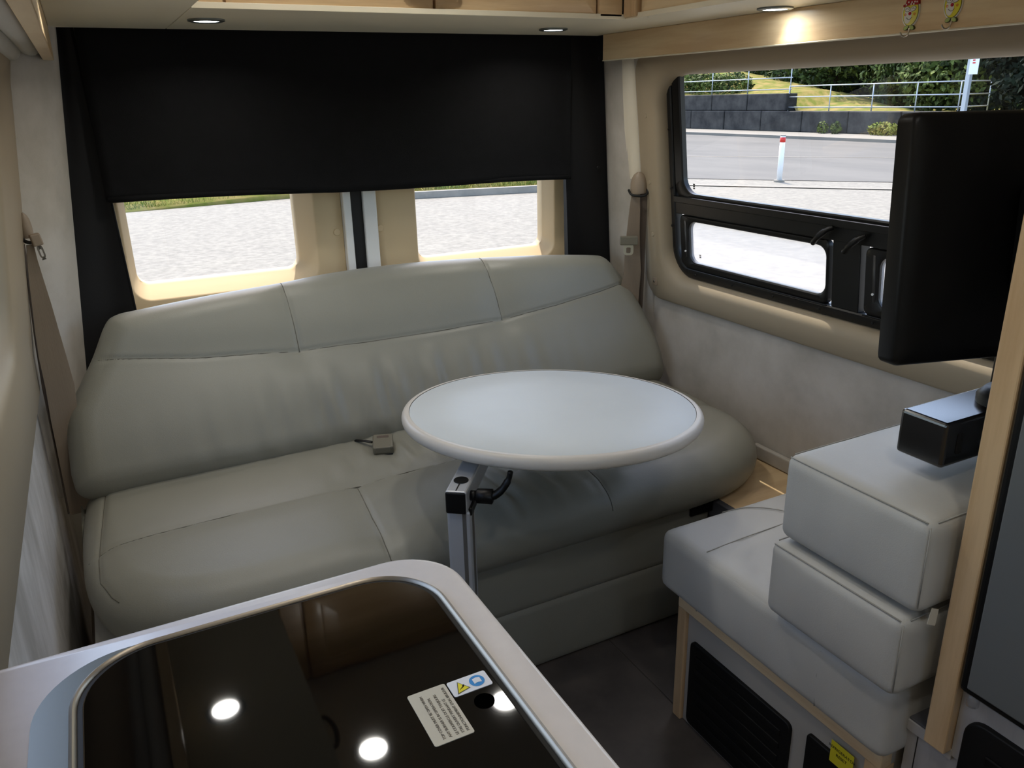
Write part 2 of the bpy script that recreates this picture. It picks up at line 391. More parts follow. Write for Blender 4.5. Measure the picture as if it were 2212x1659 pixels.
# plastic window surrounds, left and right
def surround(name, fn, label, ya=.66, yb=2.135, za=.800, zb=1.482, deep=.05):
    L = []
    def lp(y0, y1, z0, z1, r, off): return [fn(a, b, off) for a, b in rrect(y0, y1, z0, z1, r, 8)]
    L.append(lp(.60, 2.222, .742, 1.53, .075, .022))
    L.append(lp(.60, 2.219, .745, 1.53, .072, .006))
    L.append(lp(.603, 2.212, .752, 1.527, .066, 0))
    L.append(lp(ya, yb, za, zb, .10, 0))
    L.append(lp(ya+.005, yb-.010, za+.013, zb-.008, .10, .004))
    L.append(lp(ya+.010, yb-.017, za+.024, zb-.016, .098, .013))
    L.append(lp(ya+.014, yb-.023, za+.034, zb-.024, .096, .030))
    L.append(lp(ya+.016, yb-.025, za+.037, zb-.026, .096, deep))
    o = sharpen(loft(name, L, 'trim', None), 50)
    return tag(o, label, None, kind=ST)
tr = surround('trim_1', fR, 'beige moulded plastic surround of the right window')
tl_ = surround('trim_2', fL, 'beige moulded plastic surround of the left window', .66, 1.84, .93, 1.48, .075)
for (y, z) in ((2.17, 1.34), (2.168, 1.135), (2.165, .965)):
    disc('button', fR(y, z, .001), (-1, 0, -.1), .007, .0025, 'trim', tr, 16, .001)
pl = fR(2.166, .805, .002)
sn = box('snap_plate', pl[0]-.004, pl[0]+.001, pl[1]-.012, pl[1]+.012, pl[2]-.013, pl[2]+.013, 'beltplastic', tr, .001)
disc('snap_stud', (pl[0]-.004, pl[1], pl[2]), (-1, 0, -.1), .004, .004, 'chrome', tr, 12, .001)

# right window
win = thing('window_1', 'black framed side window with hopper vents', None, (1.68, 1.4, .84), kind=ST)
def wl_loop(y0, y1, z0, z1, r, off, n=8): return [fR(a, b, off) for a, b in rrect(y0, y1, z0, z1, r, n)]
def wframe(name, out, ro, inn, ri, o0, o1, mat='black_frame', parent=win, lip=.004):
    y0, y1, z0, z1 = out; a0, a1, b0, b1 = inn
    L = [wl_loop(y0, y1, z0, z1, ro, o1), wl_loop(y0, y1, z0, z1, ro, o0+lip), wl_loop(y0+lip, y1-lip, z0+lip, z1-lip, ro, o0),
         wl_loop(a0-lip, a1+lip, b0-lip, b1+lip, ri, o0), wl_loop(a0, a1, b0, b1, ri, o0+lip), wl_loop(a0, a1, b0, b1, ri, o1), wl_loop(y0, y1, z0, z1, ro, o1)]
    return sharpen(loft(name, L, mat, parent), 40)
wframe('outer_frame', (.69, 2.106, .838, 1.53), .09, (.715, 2.084, .866, 1.51), .075, .033, .062)
wframe('upper_sash', (.716, 2.083, 1.072, 1.512), .06, (.76, 2.044, 1.108, 1.50), .05, .036, .056)
def wbar(name, y0, y1, z0, z1, o0, o1, mat='black_frame', bev=.002, parent=win):
    p = [fR(y0, z0, o0), fR(y0, z0, o1), fR(y1, z0, o1), fR(y1, z0, o0), fR(y0, z1, o0), fR(y0, z1, o1), fR(y1, z1, o1), fR(y1, z1, o0)]
    return hexa(name, p, mat, parent, bev)
wbar('cross_rail', .716, 2.079, 1.078, 1.098, .024, .07)
wbar('cross_rail', .716, 2.079, 1.042, 1.079, .032, .07)
wbar('divider', 1.362, 1.448, .866, 1.045, .036, .07)
for (ya, yb) in ((1.462, 2.068), (.73, 1.348)):
    wframe('vent_sash', (ya, yb, .866, 1.04), .02, (ya+.010, yb-.042, .890, 1.022), .03, .036, .056)
    wbar('vent_sill', ya, yb, .862, .868, .033, .07)
    yy = yb-.028
    s = tube('strut', [fR(yy, 1.022, .036), fR(yy-.004, .905, .036)], .0045, 'strut', win, 8, flat=.5)
    disc('strut_pin', fR(yy-.003, .925, .033), (-1, 0, 0), .003, .003, 'white_paint', win, 10)
for (y, z) in ((1.452, 1.07), (1.352, 1.062)):
    L = tube('latch', spline([fR(y-.012, z+.006, .024), fR(y-.002, z-.002, .010), fR(y+.014, z-.018, .002), fR(y+.030, z-.036, .002)], 5), [.009]*6+[.0115]*5+[.0105]*5, 'black_plastic', win, 10, flat=.7)
for k in range(8):
    disc('screw', fR(.80+k*.17, .852, .029), (-1, 0, 0), .004, .002, 'black_plastic', win, 10, .001)
for (y, z) in ((2.094, 1.30), (2.096, 1.12), (2.098, 1.0)):
    disc('screw', fR(y, z, .029), (-1, 0, 0), .004, .002, 'black_plastic', win, 10, .001)
def pane(name, poly, off, mat, parent, fn=fR):
    L = [[fn(a, b, off) for a, b in poly], [fn(a, b, off+.004) for a, b in poly]]
    return loft(name, L, mat, parent, True, True, False)
def pane1(name, poly, off, mat, parent, fn=fR):
    P = [fn(a, b, off) for a, b in poly]; return obj(name, P, [tuple(range(len(P)))], mat, parent)
pane1('glass_pane', rrect(.75, 2.05, 1.10, 1.505, .05), .050, 'glass', win)
for (ya, yb) in ((1.462, 2.068), (.73, 1.348)):
    pane1('glass_pane', rrect(ya+.01, yb-.04, .886, 1.028, .03), .052, 'glass', win)
    pane1('insect_screen', rrect(ya+.01, yb-.04, .886, 1.028, .03), .047, 'screen', win)
# maker's mark in the corner of each pane
for (y, z, n) in ((2.005, 1.135, 3), (1.985, .915, 2)):
    for k in range(n):
        wbar('etched_mark', y-.004, y+.004, z-.006*k, z-.006*k+.004, .0480, .0490, 'ink', 0)

# left window (seen edge-on)
win2 = thing('window_2', 'black framed left side window seen almost edge-on', None, (-.2, 1.3, .85), kind=ST)
L = [[fL(a, b, o) for a, b in rrect(*q)] for q, o in (((.67, 1.82, .945, 1.465, .09), .10), ((.67, 1.82, .945, 1.465, .09), .072), ((.72, 1.77, .99, 1.42, .07), .072), ((.72, 1.77, .99, 1.42, .07), .10))]
sharpen(loft('outer_frame', L, 'black_frame', win2), 40)
pane1('glass_pane', rrect(.71, 1.78, .98, 1.43, .07), .085, 'glass', win2, fL)

# corner pillars covered in suede
def pillar(name, a_top, a_bot, b_fn, label, sgn):
    L = []
    for k in range(15):
        z = .45+k*(1.60-.45)/14; t = (z-.45)/1.15
        ax = a_bot+(a_top-a_bot)*t; b = b_fn(z)
        P = []
        for q in range(9):
            s = q/8; x = ax+(b[0]-ax)*s; y = 2.405+(2.20-2.405)*s
            x += -sgn*.018*math.sin(math.pi*s); y -= .004
            P.append((x, y, z))
        P.append((b[0]+sgn*.05, 2.20, z)); P.append((ax+sgn*.06, 2.43, z))
        L.append(P)
    return tag(sharpen(loft(name, L, 'suede', None, True, True), 60), label, None, kind=ST)
pr = pillar('trim_3', 1.585, 1.650, lambda z: (RX(z)+.008, 0), 'suede covered rear corner post beside the right window', 1)
plf = pillar('trim_4', -.002, -.118, lambda z: (LX(z)-.008, 0), 'suede covered rear corner post behind the left seat belt', -1)
# pale cover strip running down to the right belt anchor
loft('cover_strip', [[(RX(z)-.004-.012*math.sin((z-1.12)*8), 2.268, z), (RX(z)-.012, 2.262, z), (RX(z)-.010, 2.222+.005*(z-1.1), z), (RX(z)+.002, 2.217, z)] for z in (1.14, 1.2, 1.3, 1.4, 1.52)], 'cream', pr, False, False, True, False)

# ---------------------------------------------------------------- rear doors
def rear_door(name, xa, xb, o0, o1, z0, g0, g1, gz, label, wx0, wx1, btn):
    d = thing(name, label, None, ((xa+xb)/2, 2.55, .05), kind=ST)
    f = lambda a, b, o=0: (a, 2.5+o, b)
    def lp(q, o, n=8): return [f(a, b, o) for a, b in rrect(*q, n)]
    L = [lp((xa, xb, .05, 1.64, .02), .11), lp((xa, xb, .05, 1.64, .02), .005), lp((xa+.005, xb-.005, .055, 1.635, .02), 0),
         lp((o0-.006, o1+.006, z0-.006, 1.536, .055), 0), lp((o0, o1, z0, 1.53, .05), .005), lp((g0, g1, gz, 1.52, .036), .068), lp((g0+.004, g1-.004, gz+.004, 1.516, .034), .072), lp((g0+.004, g1-.004, gz+.004, 1.516, .034), .11)]
    sharpen(loft('door_panel', L, 'doortrim', d), 50)
    pane1('glass_pane', rrect(g0, g1, gz, 1.522, .034), .078, 'glass', d, f)
    box('edge_strip', wx0, wx1, 2.478, 2.53, .06, 1.62, 'white_paint', d, .004)
    disc('button', (btn, 2.5, 1.017), (0, -1, 0), .011, .003, 'doortrim', d, 20, .0012)
    return d
rear_door('door_1', -.135, .690, .064, .600, .872, .078, .562, .902, 'left rear door with beige trim and window', .690, .715, .668)
rear_door('door_2', .795, 1.645, .936, 1.455, .862, .955, 1.452, .888, 'right rear door with beige trim and window', .754, .797, .810)
tag(box('trim_5', .714, .755, 2.49, 2.58, .06, 1.64, 'black_rubber', None, .004), 'black rubber seal between the two rear doors', None, kind=ST)

# ---------------------------------------------------------------- blackout shade
sh = thing('roller_shade', 'black blackout shade half lowered over the rear doors', 'window shade', (.75, 2.38, 1.6))
nx, nz = 60, 24; V = []; F = []
rngp = [random.uniform(0, 6) for _ in range(6)]
for sidey in (0, .003):
    for j in range(nz+1):
        for i in range(nx+1):
            a = i/nx; b = j/nz; x = .035+a*(1.452-.035); zb = 1.166-.026*a+.003*math.sin(a*9)+.002*math.sin(a*23+1); z = 1.61+(zb-1.61)*b
            y = 2.382+.004*b*math.sin(a*5+rngp[0])+.0025*math.sin(a*11+b*4+rngp[1])*b+.004*math.exp(-((a-.05)/.05)**2)*b
            if b > .955: y -= .003
            V.append((x, y+sidey, z))
n1 = (nx+1)*(nz+1)
for s in (0, n1):
    for j in range(nz):
        for i in range(nx): q = s+j*(nx+1)+i; F.append((q, q+1, q+nx+2, q+nx+1))
for i in range(nx): q = nz*(nx+1)+i; F.append((q, q+1, n1+q+1, n1+q))
for j in range(nz):
    for c in (0, nx): q = j*(nx+1)+c; F.append((q, q+nx+1, n1+q+nx+1, n1+q))
obj('shade_fabric', V, F, 'black_fabric', sh, True)
tube('hem_bar', [(.04+a*1.41, 2.385, 1.172-.026*a+.003*math.sin(a*9)) for a in [k/24 for k in range(25)]], .0065, 'black_fabric', sh, 8, flat=1.3)
def side_flap(xo_t, xo_b, xi_t, xi_b, sgn):
    L = []
    for k in range(12):
        t = k/11; z = 1.612-(1.612-.5)*t; xo = xo_t+(xo_b-xo_t)*t; xi = xi_t+(xi_b-xi_t)*min(1, t*1.3)
        P = []
        for q in range(11):
            s = q/10; x = xo+(xi-xo)*s; y = 2.402+.012*math.sin(math.pi*s*1.1)+.006*math.sin(s*7+t*5)
            P.append((x, y, z))
        P.append((xi, 2.418, z)); P.append((xo, 2.45, z)); L.append(P)
    return sharpen(loft('side_flap', L, 'black_track', sh, True, True), 50)
side_flap(-.010, -.125, .03, .058, -1)
side_flap(1.60, 1.655, 1.435, 1.452, 1)
tube('flap_edge', [(.03+.028*min(1, 1.3*t), 2.405, 1.6-1.0*t) for t in [k/10 for k in range(11)]], .0045, 'black_fabric', sh, 8)
tube('flap_edge', [(-.012-.112*t, 2.398, 1.6-1.05*t) for t in [k/10 for k in range(11)]], .006, 'black_track', sh, 8)
tube('flap_edge', [(1.592+.058*t, 2.398, 1.6-1.05*t) for t in [k/10 for k in range(11)]], .008, 'black_track', sh, 8)
for z in (1.52, 1.17): disc('snap', (1.572, 2.40, z), (0, -1, 0), .005, .003, 'black_frame', sh, 12, .001)

# ================================================================== OVERHEAD CABINETS
SZ = 1.585
def door_panel(parent, fn, a0, a1, b0, b1, mat):
    """raised-panel cabinet door, fn(a,b,d)"""
    L = []
    for (ins, d) in ((0, 0), (0, .016), (.004, .019), (.045, .019), (.05, .013), (.062, .013), (.085, .018), (.09, .018)):
        L.append([fn(a, b, d) for a, b in rrect(a0+ins, a1-ins, b0+ins, b1-ins, .003, 2)])
    return sharpen(loft('door', L, mat, parent, True, True), 30)
def handle(parent, fn, a, b, ln, mat='black_frame'):
    P = [fn(a-ln/2, b, 0), fn(a-ln/2+.004, b, .018), fn(a-ln/4, b, .026), fn(a, b, .029), fn(a+ln/4, b, .026), fn(a+ln/2-.004, b, .018), fn(a+ln/2, b, 0)]
    return tube('handle', spline(P, 4), .0055, mat, parent, 8, flat=.7)
rc = thing('rear_overhead_cabinet', 'maple overhead cabinet across the rear with pale underside', 'cabinet', (.75, 2.1, SZ))
box('underside', .245, 1.545, 1.862, 2.372, SZ, SZ+.012, 'soffit', rc, .001)
box('carcass', .24, 1.30, 1.885, 2.37, SZ+.012, 1.868, 'maple_x', rc, 0)
fRear = lambda a, b, d=0: (a, 1.885-d, b)
ds = [(.258, .308), (.315, .77), (.777, 1.212)]
rd_ = door_panel(rc, fRear, .315, .77, SZ+.006, 1.862, 'maple_x'); door_panel(rc, fRear, .777, 1.212, SZ+.006, 1.862, 'maple_x')
box('filler', .252, .308, 1.868, 1.886, SZ+.006, 1.862, 'maple_x', rc, .003)
box('filler', 1.219, 1.288, 1.862, 1.886, SZ+.004, 1.862, 'maple_x', rc, .003)
hd = handle(rd_, lambda a, b, d: (a, 1.868-d, b), .77, SZ+.036, .13, 'black_frame')
box('handle_plate', .715, .825, 1.845, 1.868, SZ+.034, SZ+.044, 'white_paint', rd_, .003)
kc = thing('right_overhead_cabinet', 'maple overhead cabinet above the right window with pale underside', 'cabinet', (1.45, 1.3, SZ))
box('underside', 1.297, 1.545, .62, 1.860, SZ, SZ+.012, 'soffit', kc, .001)
box('carcass', 1.318, 1.60, .62, 1.88, SZ+.012, 1.868, 'maple_y', kc, 0)
fRt = lambda a, b, d=0: (1.318-d, a, b)
kd_ = [door_panel(kc, fRt, 1.24, 1.80, SZ+.006, 1.862, 'maple_y'), door_panel(kc, fRt, .66, 1.232, SZ+.006, 1.862, 'maple_y')]
box('corner_post', 1.289, 1.318, 1.808, 1.862, SZ+.003, 1.862, 'maple_z', kc, .005)
for y, dr in zip((1.52, .95), kd_): handle(dr, lambda a, b, d: (1.30-d, a, b), y, SZ+.05, .12)
disc('screw', (1.315, 1.79, SZ+.001), (0, 0, -1), .003, .0015, 'brass', kc, 10)
va = tag(box('valance_board', 1.530, 1.546, .62, 2.318, 1.508, SZ, 'maple_y', None, .003), 'long maple valance board above the right window', 'valance')
ga = box('edge_band', 1.529, 1.5475, .62, 2.318, 1.5065, 1.5095, 'soffit', va, .001)
lc = thing('left_overhead_cabinet', 'maple overhead cabinet above the galley with pale underside', 'cabinet', (.1, 1.0, SZ))
box('underside', -.02, .243, -.9, 2.372, SZ, SZ+.012, 'soffit', lc, .001)
box('carcass', -.125, .222, -.9, 2.37, SZ+.012, 1.868, 'maple_y', lc, 0)
fLt = lambda a, b, d=0: (.222+d, a, b)
for (a0, a1) in ((1.30, 1.84), (.75, 1.293), (.2, .743)): dr = door_panel(lc, fLt, a0, a1, SZ+.006, 1.862, 'maple_y'); handle(dr, lambda a, b, d: (.241+d, a, b), a0+.1, SZ+.05, .10)
lv = tag(box('valance_board', -.034, -.020, -.9, 2.325, 1.512, SZ+.001, 'maple_y', None, .003), 'maple valance board at the top left edge, above the rolled shade', 'valance')
box('edge_band', -.044, -.020, -.9, 2.327, 1.5085, 1.5145, 'maple_y', lv, .002)
# rolled window covering behind the left valance
for (x, z, r, y1, lab) in ((-.066, 1.540, .026, 2.27, 'upper rolled grey fabric shade behind the left valance'), (-.104, 1.522, .022, 2.21, 'lower rolled grey fabric shade against the left wall')):
    P = [(x-.0*(2.2-y), y, z+.003*math.sin(y*4)) for y in [-.6+k*(y1+.6)/26 for k in range(27)]]
    R = [r]*27; P += [(x, y1+.008, z), (x, y1+.014, z)]; R += [r*.85, r*.45]
    o = tube('rolled_shade', P, R, 'vinyl', None, 16); tag(o, lab, 'window shade', 'rolled shades above the left window')

# downlights, followed by unseen fill lamps added to brighten the interior
def downlight(x, y, z, label, r=.028, power=LAMP_W, aim=(0, 0, 0), spread=150):
    t = thing('downlight', label, 'ceiling light', (x, y, z), 'recessed downlights')
    ringo('trim_ring', (x, y, z), (0, 0, -1), r, r+.013, .006, 'steel', t, 36)
    disc('diffuser', (x, y, z-.0005), (0, 0, -1), r, .003, 'lampglow', t, 32)
    ld = bpy.data.lights.new('downlight_lamp', 'AREA'); ld.shape = 'DISK'; ld.size = r*1.9; ld.energy = power; ld.color = (1, .95, .86); ld.spread = math.radians(spread)
    lo = bpy.data.objects.new('downlight_lamp', ld); COL.objects.link(lo); lo.location = (0, 0, -.006); lo.rotation_euler = aim; lo.parent = t
downlight(.305, 2.10, SZ, 'lit recessed downlight above the left end of the shade')
downlight(1.253, 2.153, SZ, 'lit recessed downlight above the right end of the shade')
downlight(1.480, 1.525, SZ, 'lit recessed downlight beside the right valance board', aim=(math.radians(-26), math.radians(-6), 0), spread=120, power=LAMP_W*.35)
downlight(.068, 1.509, SZ, 'lit recessed downlight under the left overhead cabinet', power=LAMP_W*.5)
downlight(.383, 1.545, 1.869, 'lit ceiling downlight seen mirrored left of the stove label', .034)
downlight(.742, 1.538, 1.869, 'lit ceiling downlight seen mirrored near the right rim of the stove', .034)
downlight(.38, .3, 1.869, 'added unseen fill lamp over the aisle near the camera, left', .034)  # out of view, added as interior fill
downlight(.742, .3, 1.869, 'added unseen fill lamp over the aisle near the camera, right', .034)  # second aisle lamp, likewise added for fill and never seen
downlight(.56, -1.0, 1.869, 'added unseen fill lamp towards the cab', .034)  # added behind the camera to lift the interior light

# ================================================================== SOFA
so = thing('sofa', 'wide greige leather rear sofa below the rear windows', 'sofa', (.74, 1.8, 0))
XC = .742
# seat
def mir(p): return (2*XC-p[0], p[1])
half = [(XC, 1.447), (1.2, 1.448), (1.36, 1.455), (1.45, 1.472), (1.53, 1.51), (1.59, 1.575), (1.625, 1.66), (1.640, 1.78), (1.640, 1.95), (1.63, 2.10), (1.60, 2.12), (1.2, 2.125), (XC, 2.125)]
outl = half+[mir(p) for p in half[-2:0:-1]]
seat_seams = [dens([(-.14, 1.77), (.0, 1.782), (.2, 1.787), (.48, 1.786), (.8, 1.80), (1.0, 1.80), (1.3, 1.795), (1.6, 1.79)], 6),
              dens([(.468, 1.786), (.458, 1.70), (.448, 1.60), (.442, 1.50), (.442, 1.4488)], 12),
              dens([(1.016, 1.80), (1.018, 1.70), (1.015, 1.60), (1.01, 1.50), (1.008, 1.4488)], 12),
              dens([(-.092, 2.08), (-.105, 1.9), (-.118, 1.75), (-.118, 1.66), (-.100, 1.60), (-.088, 1.577)], 8)]
def seat_disp(U, V, d):
    h = np.zeros(U.shape)
    ed = np.clip(d/.05, 0, 1)
    for k, s in enumerate(seat_seams):
        D = dist_poly(U, V, s, False); h -= ed*(.004*np.exp(-(D/.006)**2)+.0065*np.exp(-(D/.05)**2)*(1 if k < 3 else .5))
    h += ed*.006*np.sin((U+.16)/1.8*np.pi)
    h -= ed*.022*np.clip((1.62-V)/.17, 0, 1)**2*.6
    # wrinkles by the buckle and under the table
    g = np.exp(-((U-.72)/.22)**2-((V-1.93)/.10)**2)
    h += ed*g*.0070*(np.sin(U*70+V*14)+.6*np.sin(U*112-V*20))
    g = np.exp(-((U-.80)/.13)**2-((V-1.56)/.12)**2)
    h += ed*g*.0048*(np.sin(U*95+V*16)+.5*np.sin(U*150+V*9))
    return h
seat, ssample = pillow('seat_cushion', outl, (0, 0, .425), (1, 0, 0), (0, 1, 0), (0, 0, 1), .078, .085, .072, .05, 330, 110, 'leather', so, seat_disp)
for s in seat_seams: tube('seam', ssample(s, .0003), .0012, 'seam', so, 6)
# backrest
def bp_(pts): return pts
br = [(-.02, .500), (.10, .500), (.4, .498), (XC, .497), (1.1, .498), (1.4, .500), (1.54, .500), (1.60, .505), (1.632, .525), (1.643, .575), (1.640, .640), (1.628, .705), (1.602, .785), (1.572, .845), (1.545, .885), (1.525, .902), (1.49, .912), (1.33, .928), (1.095, .943), (.90, .951), (.74, .953), (.58, .949), (.442, .939), (.25, .929), (.065, .915), (.005, .908), (-.025, .888), (-.065, .82), (-.10, .77), (-.132, .725), (-.150, .69), (-.158, .62), (-.160, .555), (-.148, .522), (-.10, .503)]
kl = .6; il = 1/math.hypot(1, kl)
eV = np.array((0, kl*il, il)); eN = np.array((0, -il, kl*il))
def b2(p): return (p[0], (p[1]-.5)/il)
bo = [b2(p) for p in br]
b_seams = [dens([b2(p) for p in ((-.075, .805), (.06, .788), (.183, .772), (.447, .753), (.65, .748), (.85, .748), (1.084, .754), (1.274, .769), (1.45, .79), (1.592, .812))], 6),
           dens([b2(p) for p in ((.440, .9385), (.443, .88), (.446, .81), (.447, .753))], 10),
           dens([b2(p) for p in ((1.068, .944), (1.074, .88), (1.081, .81), (1.084, .754))], 10)]
def back_disp(U, V, d):
    h = np.zeros(U.shape); ed = np.clip(d/.04, 0, 1)
    for k, s in enumerate(b_seams):
        D = dist_poly(U, V, s, False); h -= ed*(.005*np.exp(-(D/.006)**2)+.010*np.exp(-(D/.055)**2))
    h += ed*.010*np.exp(-((V-.13)/.11)**2)
    g = np.exp(-((U-.74)/.42)**2)*np.clip((.26-V)/.12, 0, 1)
    h += ed*g*.0058*(np.sin(U*62+2*np.sin(V*9))+.6*np.sin(U*101+1.2))
    h += ed*.0015*np.sin(U*9+V*7)
    return h
off = .055
O = np.array((0, 2.02, .5))-eN*off
bk, bsample = pillow('backrest', bo, tuple(O), (1, 0, 0), tuple(eV), tuple(eN), .062, .07, .05, .05, 330, 110, 'leather', so, back_disp)
for s in b_seams: tube('seam', bsample(s, .0003), .0013, 'seam', so, 6)
# base
box('base_frame', -.15, 1.30, 1.53, 2.2, .01, .352, 'vinyl', so, 0)
puffbox('base_panel', -.15, 1.368, 1.507, 1.535, .193, .345, .008, .004, 'leather', so, 10)
puffbox('base_panel', -.15, 1.368, 1.509, 1.535, .006, .191, .008, .004, 'leather', so, 10)
box('support_bracket', 1.30, 1.40, 1.50, 1.56, .318, .352, 'black_plastic', so, .002)
# buckle on the seat
bu = thing('seat_belt_buckle', 'small taupe seat belt buckle lying on the sofa seat', 'seat belt', (.59, 1.94, .515))
rot = Matrix.Translation((.592, 1.945, .518)) @ Matrix.Scale(1.15, 4) @ Matrix.Rotation(math.radians(-18), 4, 'Z') @ Matrix.Rotation(math.radians(7), 4, 'X')
def put(o): o.data.transform(rot); return o
put(box('buckle_body', -.024, .024, -.032, .032, -.008, .014, 'buckle', bu, .005, 3)); put(box('press_button', -.018, .018, -.0335, -.024, -.002, .0135, 'buckle', bu, .002))
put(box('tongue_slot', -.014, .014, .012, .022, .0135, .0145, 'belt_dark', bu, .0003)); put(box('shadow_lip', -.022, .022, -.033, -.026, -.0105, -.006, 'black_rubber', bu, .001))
tube('stalk', [(.572, 1.978, .519), (.556, 2.0, .518), (.54, 2.03, .512)], .006, 'black_rubber', bu, 8, flat=.4)

# ================================================================== SEAT BELTS
def cover(parent, m, hw, z0, z1, dp0):
    L = []
    for k in range(9):
        t = k/8; z = z0+(z1-z0)*t; wd = hw*math.sqrt(max(.02, 1-max(0, (t-.35)/.66)**2)); dp = dp0*math.sqrt(max(.05, 1-(t-.3)**2*1.6))
        L.append([(wd*math.cos(math.pi*q/10), -dp*math.sin(math.pi*q/10), z) for q in range(11)])
    o = sharpen(loft('anchor_cover', L, 'beltplastic', parent, True, True), 50); o.data.transform(m); return o
def tongue(parent, m, hw, hg, gm, pm, plate_only=False):
    o = box('tongue_grip', -hw, hw, -.008, .008, -hg, hg, gm, parent, .003); o.data.transform(m)
    w2 = hw*.56; h1 = -hg-.034
    L = [[(a, d, b) for a, b in rrect(*q, 4)] for q, d in (((-w2, w2, h1, -hg+.004, .011), .002), ((-w2, w2, h1, -hg+.004, .011), -.002), ((-w2*.45, w2*.45, h1+.007, -hg-.008, .004), -.002), ((-w2*.45, w2*.45, h1+.007, -hg-.008, .004), .002), ((-w2, w2, h1, -hg+.004, .011), .002))]
    o = sharpen(loft('tongue_plate', L, pm, parent), 40); o.data.transform(m)
rb = thing('seat_belt', 'taupe seat belt hanging from the right rear corner post', 'seat belt', (1.61, 2.21, 1.13), 'rear seat belts')
cover(rb, Matrix.Translation((1.606, 2.206, 0)) @ Matrix.Rotation(math.radians(-38), 4, 'Z'), .027, 1.098, 1.166, .022)
tube('guide_loop', spline([(1.578, 2.222, 1.108), (1.572, 2.200, 1.097), (1.584, 2.186, 1.092), (1.606, 2.176, 1.092), (1.622, 2.178, 1.10), (1.626, 2.186, 1.112)], 5), .004, 'black_rubber', rb, 8)
ribbon('webbing', [(1.588, 2.196, 1.098), (1.585, 2.195, 1.05), (1.581, 2.195, .97), (1.584, 2.20, .90), (1.586, 2.20, .84), (1.578, 2.20, .78), (1.57, 2.20, .66)], [(.026, -.010, 0), (.034, -.012, 0), (.042, -.014, 0), (.052, -.014, 0), (.060, -.014, 0), (.068, -.014, 0), (.07, -.014, 0)], .0025, 'belt', rb)
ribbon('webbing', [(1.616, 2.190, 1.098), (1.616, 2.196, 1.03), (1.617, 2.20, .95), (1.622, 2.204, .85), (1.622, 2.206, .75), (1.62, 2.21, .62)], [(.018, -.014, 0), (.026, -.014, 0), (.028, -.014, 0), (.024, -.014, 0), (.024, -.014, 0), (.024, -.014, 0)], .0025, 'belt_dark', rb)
tongue(rb, Matrix.Translation((1.552, 2.178, .951)) @ Matrix.Rotation(math.radians(-30), 4, 'Z'), .029, .0145, 'buckle', 'brass')
lb = thing('seat_belt', 'taupe seat belt hanging from the left rear corner post beside the sofa', 'seat belt', (-.14, 2.17, 1.13), 'rear seat belts')
cover(lb, Matrix.Translation((-.146, 2.186, 0)) @ Matrix.Rotation(math.radians(8), 4, 'Z'), .014, 1.118, 1.176, .016)
tube('guide_loop', spline([(-.160, 2.18, 1.128), (-.154, 2.166, 1.116), (-.142, 2.160, 1.110), (-.130, 2.166, 1.114)], 5), .004, 'black_rubber', lb, 8)
tongue(lb, Matrix.Translation((-.128, 2.156, 1.116)) @ Matrix.Rotation(math.radians(15), 4, 'Z') @ Matrix.Rotation(math.radians(-10), 4, 'Y'), .011, .014, 'beltplastic', 'chrome')
ribbon('webbing', [(-.143, 2.164, 1.105), (-.145, 2.162, 1.07), (-.146, 2.160, 1.02), (-.146, 2.158, .96), (-.147, 2.155, .90), (-.147, 2.152, .84), (-.145, 2.150, .76), (-.150, 2.148, .68), (-.158, 2.146, .42)], [(.014, .006, 0), (.020, .006, 0), (.030, .006, 0), (.040, .006, 0), (.049, .006, 0), (.057, .006, 0), (.062, .006, 0), (.060, .006, 0), (.055, .006, 0)], .0025, 'belt', lb)
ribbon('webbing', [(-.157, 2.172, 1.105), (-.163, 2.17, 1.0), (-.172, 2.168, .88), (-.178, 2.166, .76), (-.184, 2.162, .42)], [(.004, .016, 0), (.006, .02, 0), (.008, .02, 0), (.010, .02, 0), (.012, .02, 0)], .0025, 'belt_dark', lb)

# ================================================================== TABLE
tb = thing('pedestal_table', 'round white pedestal table in front of the sofa', 'table', (.56, 1.32, 0))
TC = Vector((.878, 1.523, .718)); taz = math.radians(50); tt = math.radians(4.25)
TN = Vector((math.cos(taz)*math.sin(tt), math.sin(taz)*math.sin(tt), math.cos(tt)))
e1 = TN.cross(Vector((0, 0, 1))).normalized(); e2 = TN.cross(e1)
def tring(r, h, n=96): return [TC+e1*(r*math.cos(2*math.pi*k/n))+e2*(r*math.sin(2*math.pi*k/n))+TN*h for k in range(n)]
TR = .3325
sharpen(loft('table_top', [tring(TR, -.026), tring(TR, -.0008), tring(TR-.001, 0), tring(TR*.6, 0), tring(TR*.2, 0)], 'laminate', tb, True, True), 40)
prof = [(TR+.0006, .0006)]+[(TR+.006+.012*math.sin(math.radians(a)), -.0145+.0150*math.cos(math.radians(a))) for a in range(-10, 191, 12)]+[(TR-.01, -.030)]
sharpen(loft('edge_band', [tring(r, h) for r, h in prof], 'edge', tb), 50)
# post, arm, clamp
PX, PY = .553, 1.325
ad = Vector((.60, .80, 0)); an = Vector((-ad.y, ad.x, 0))
pc = Vector((PX, PY, 0))
def lbox(name, a0, a1, b0, b1, z0, z1, mat, bev=.003, drop=0):
    f = lambda a, b, z: pc+ad*a+an*b+Vector((0, 0, z-drop*max(a, 0)))
    return hexa(name, [f(a0, b0, z0), f(a1, b0, z0), f(a1, b1, z0), f(a0, b1, z0), f(a0, b0, z1), f(a1, b0, z1), f(a1, b1, z1), f(a0, b1, z1)], mat, tb, bev)
lbox('post', -.024, .024, -.024, .024, .012, .634, 'alu', .006)
lbox('post_groove', -.0245, -.0235, -.016, -.008, .02, .632, 'ink', 0); lbox('post_groove', -.008, .008, -.0246, -.0236, .02, .632, 'ink', 0)
disc('floor_plate', (PX, PY, 0), (0, 0, 1), .09, .012, 'alu', tb, 40, .003)
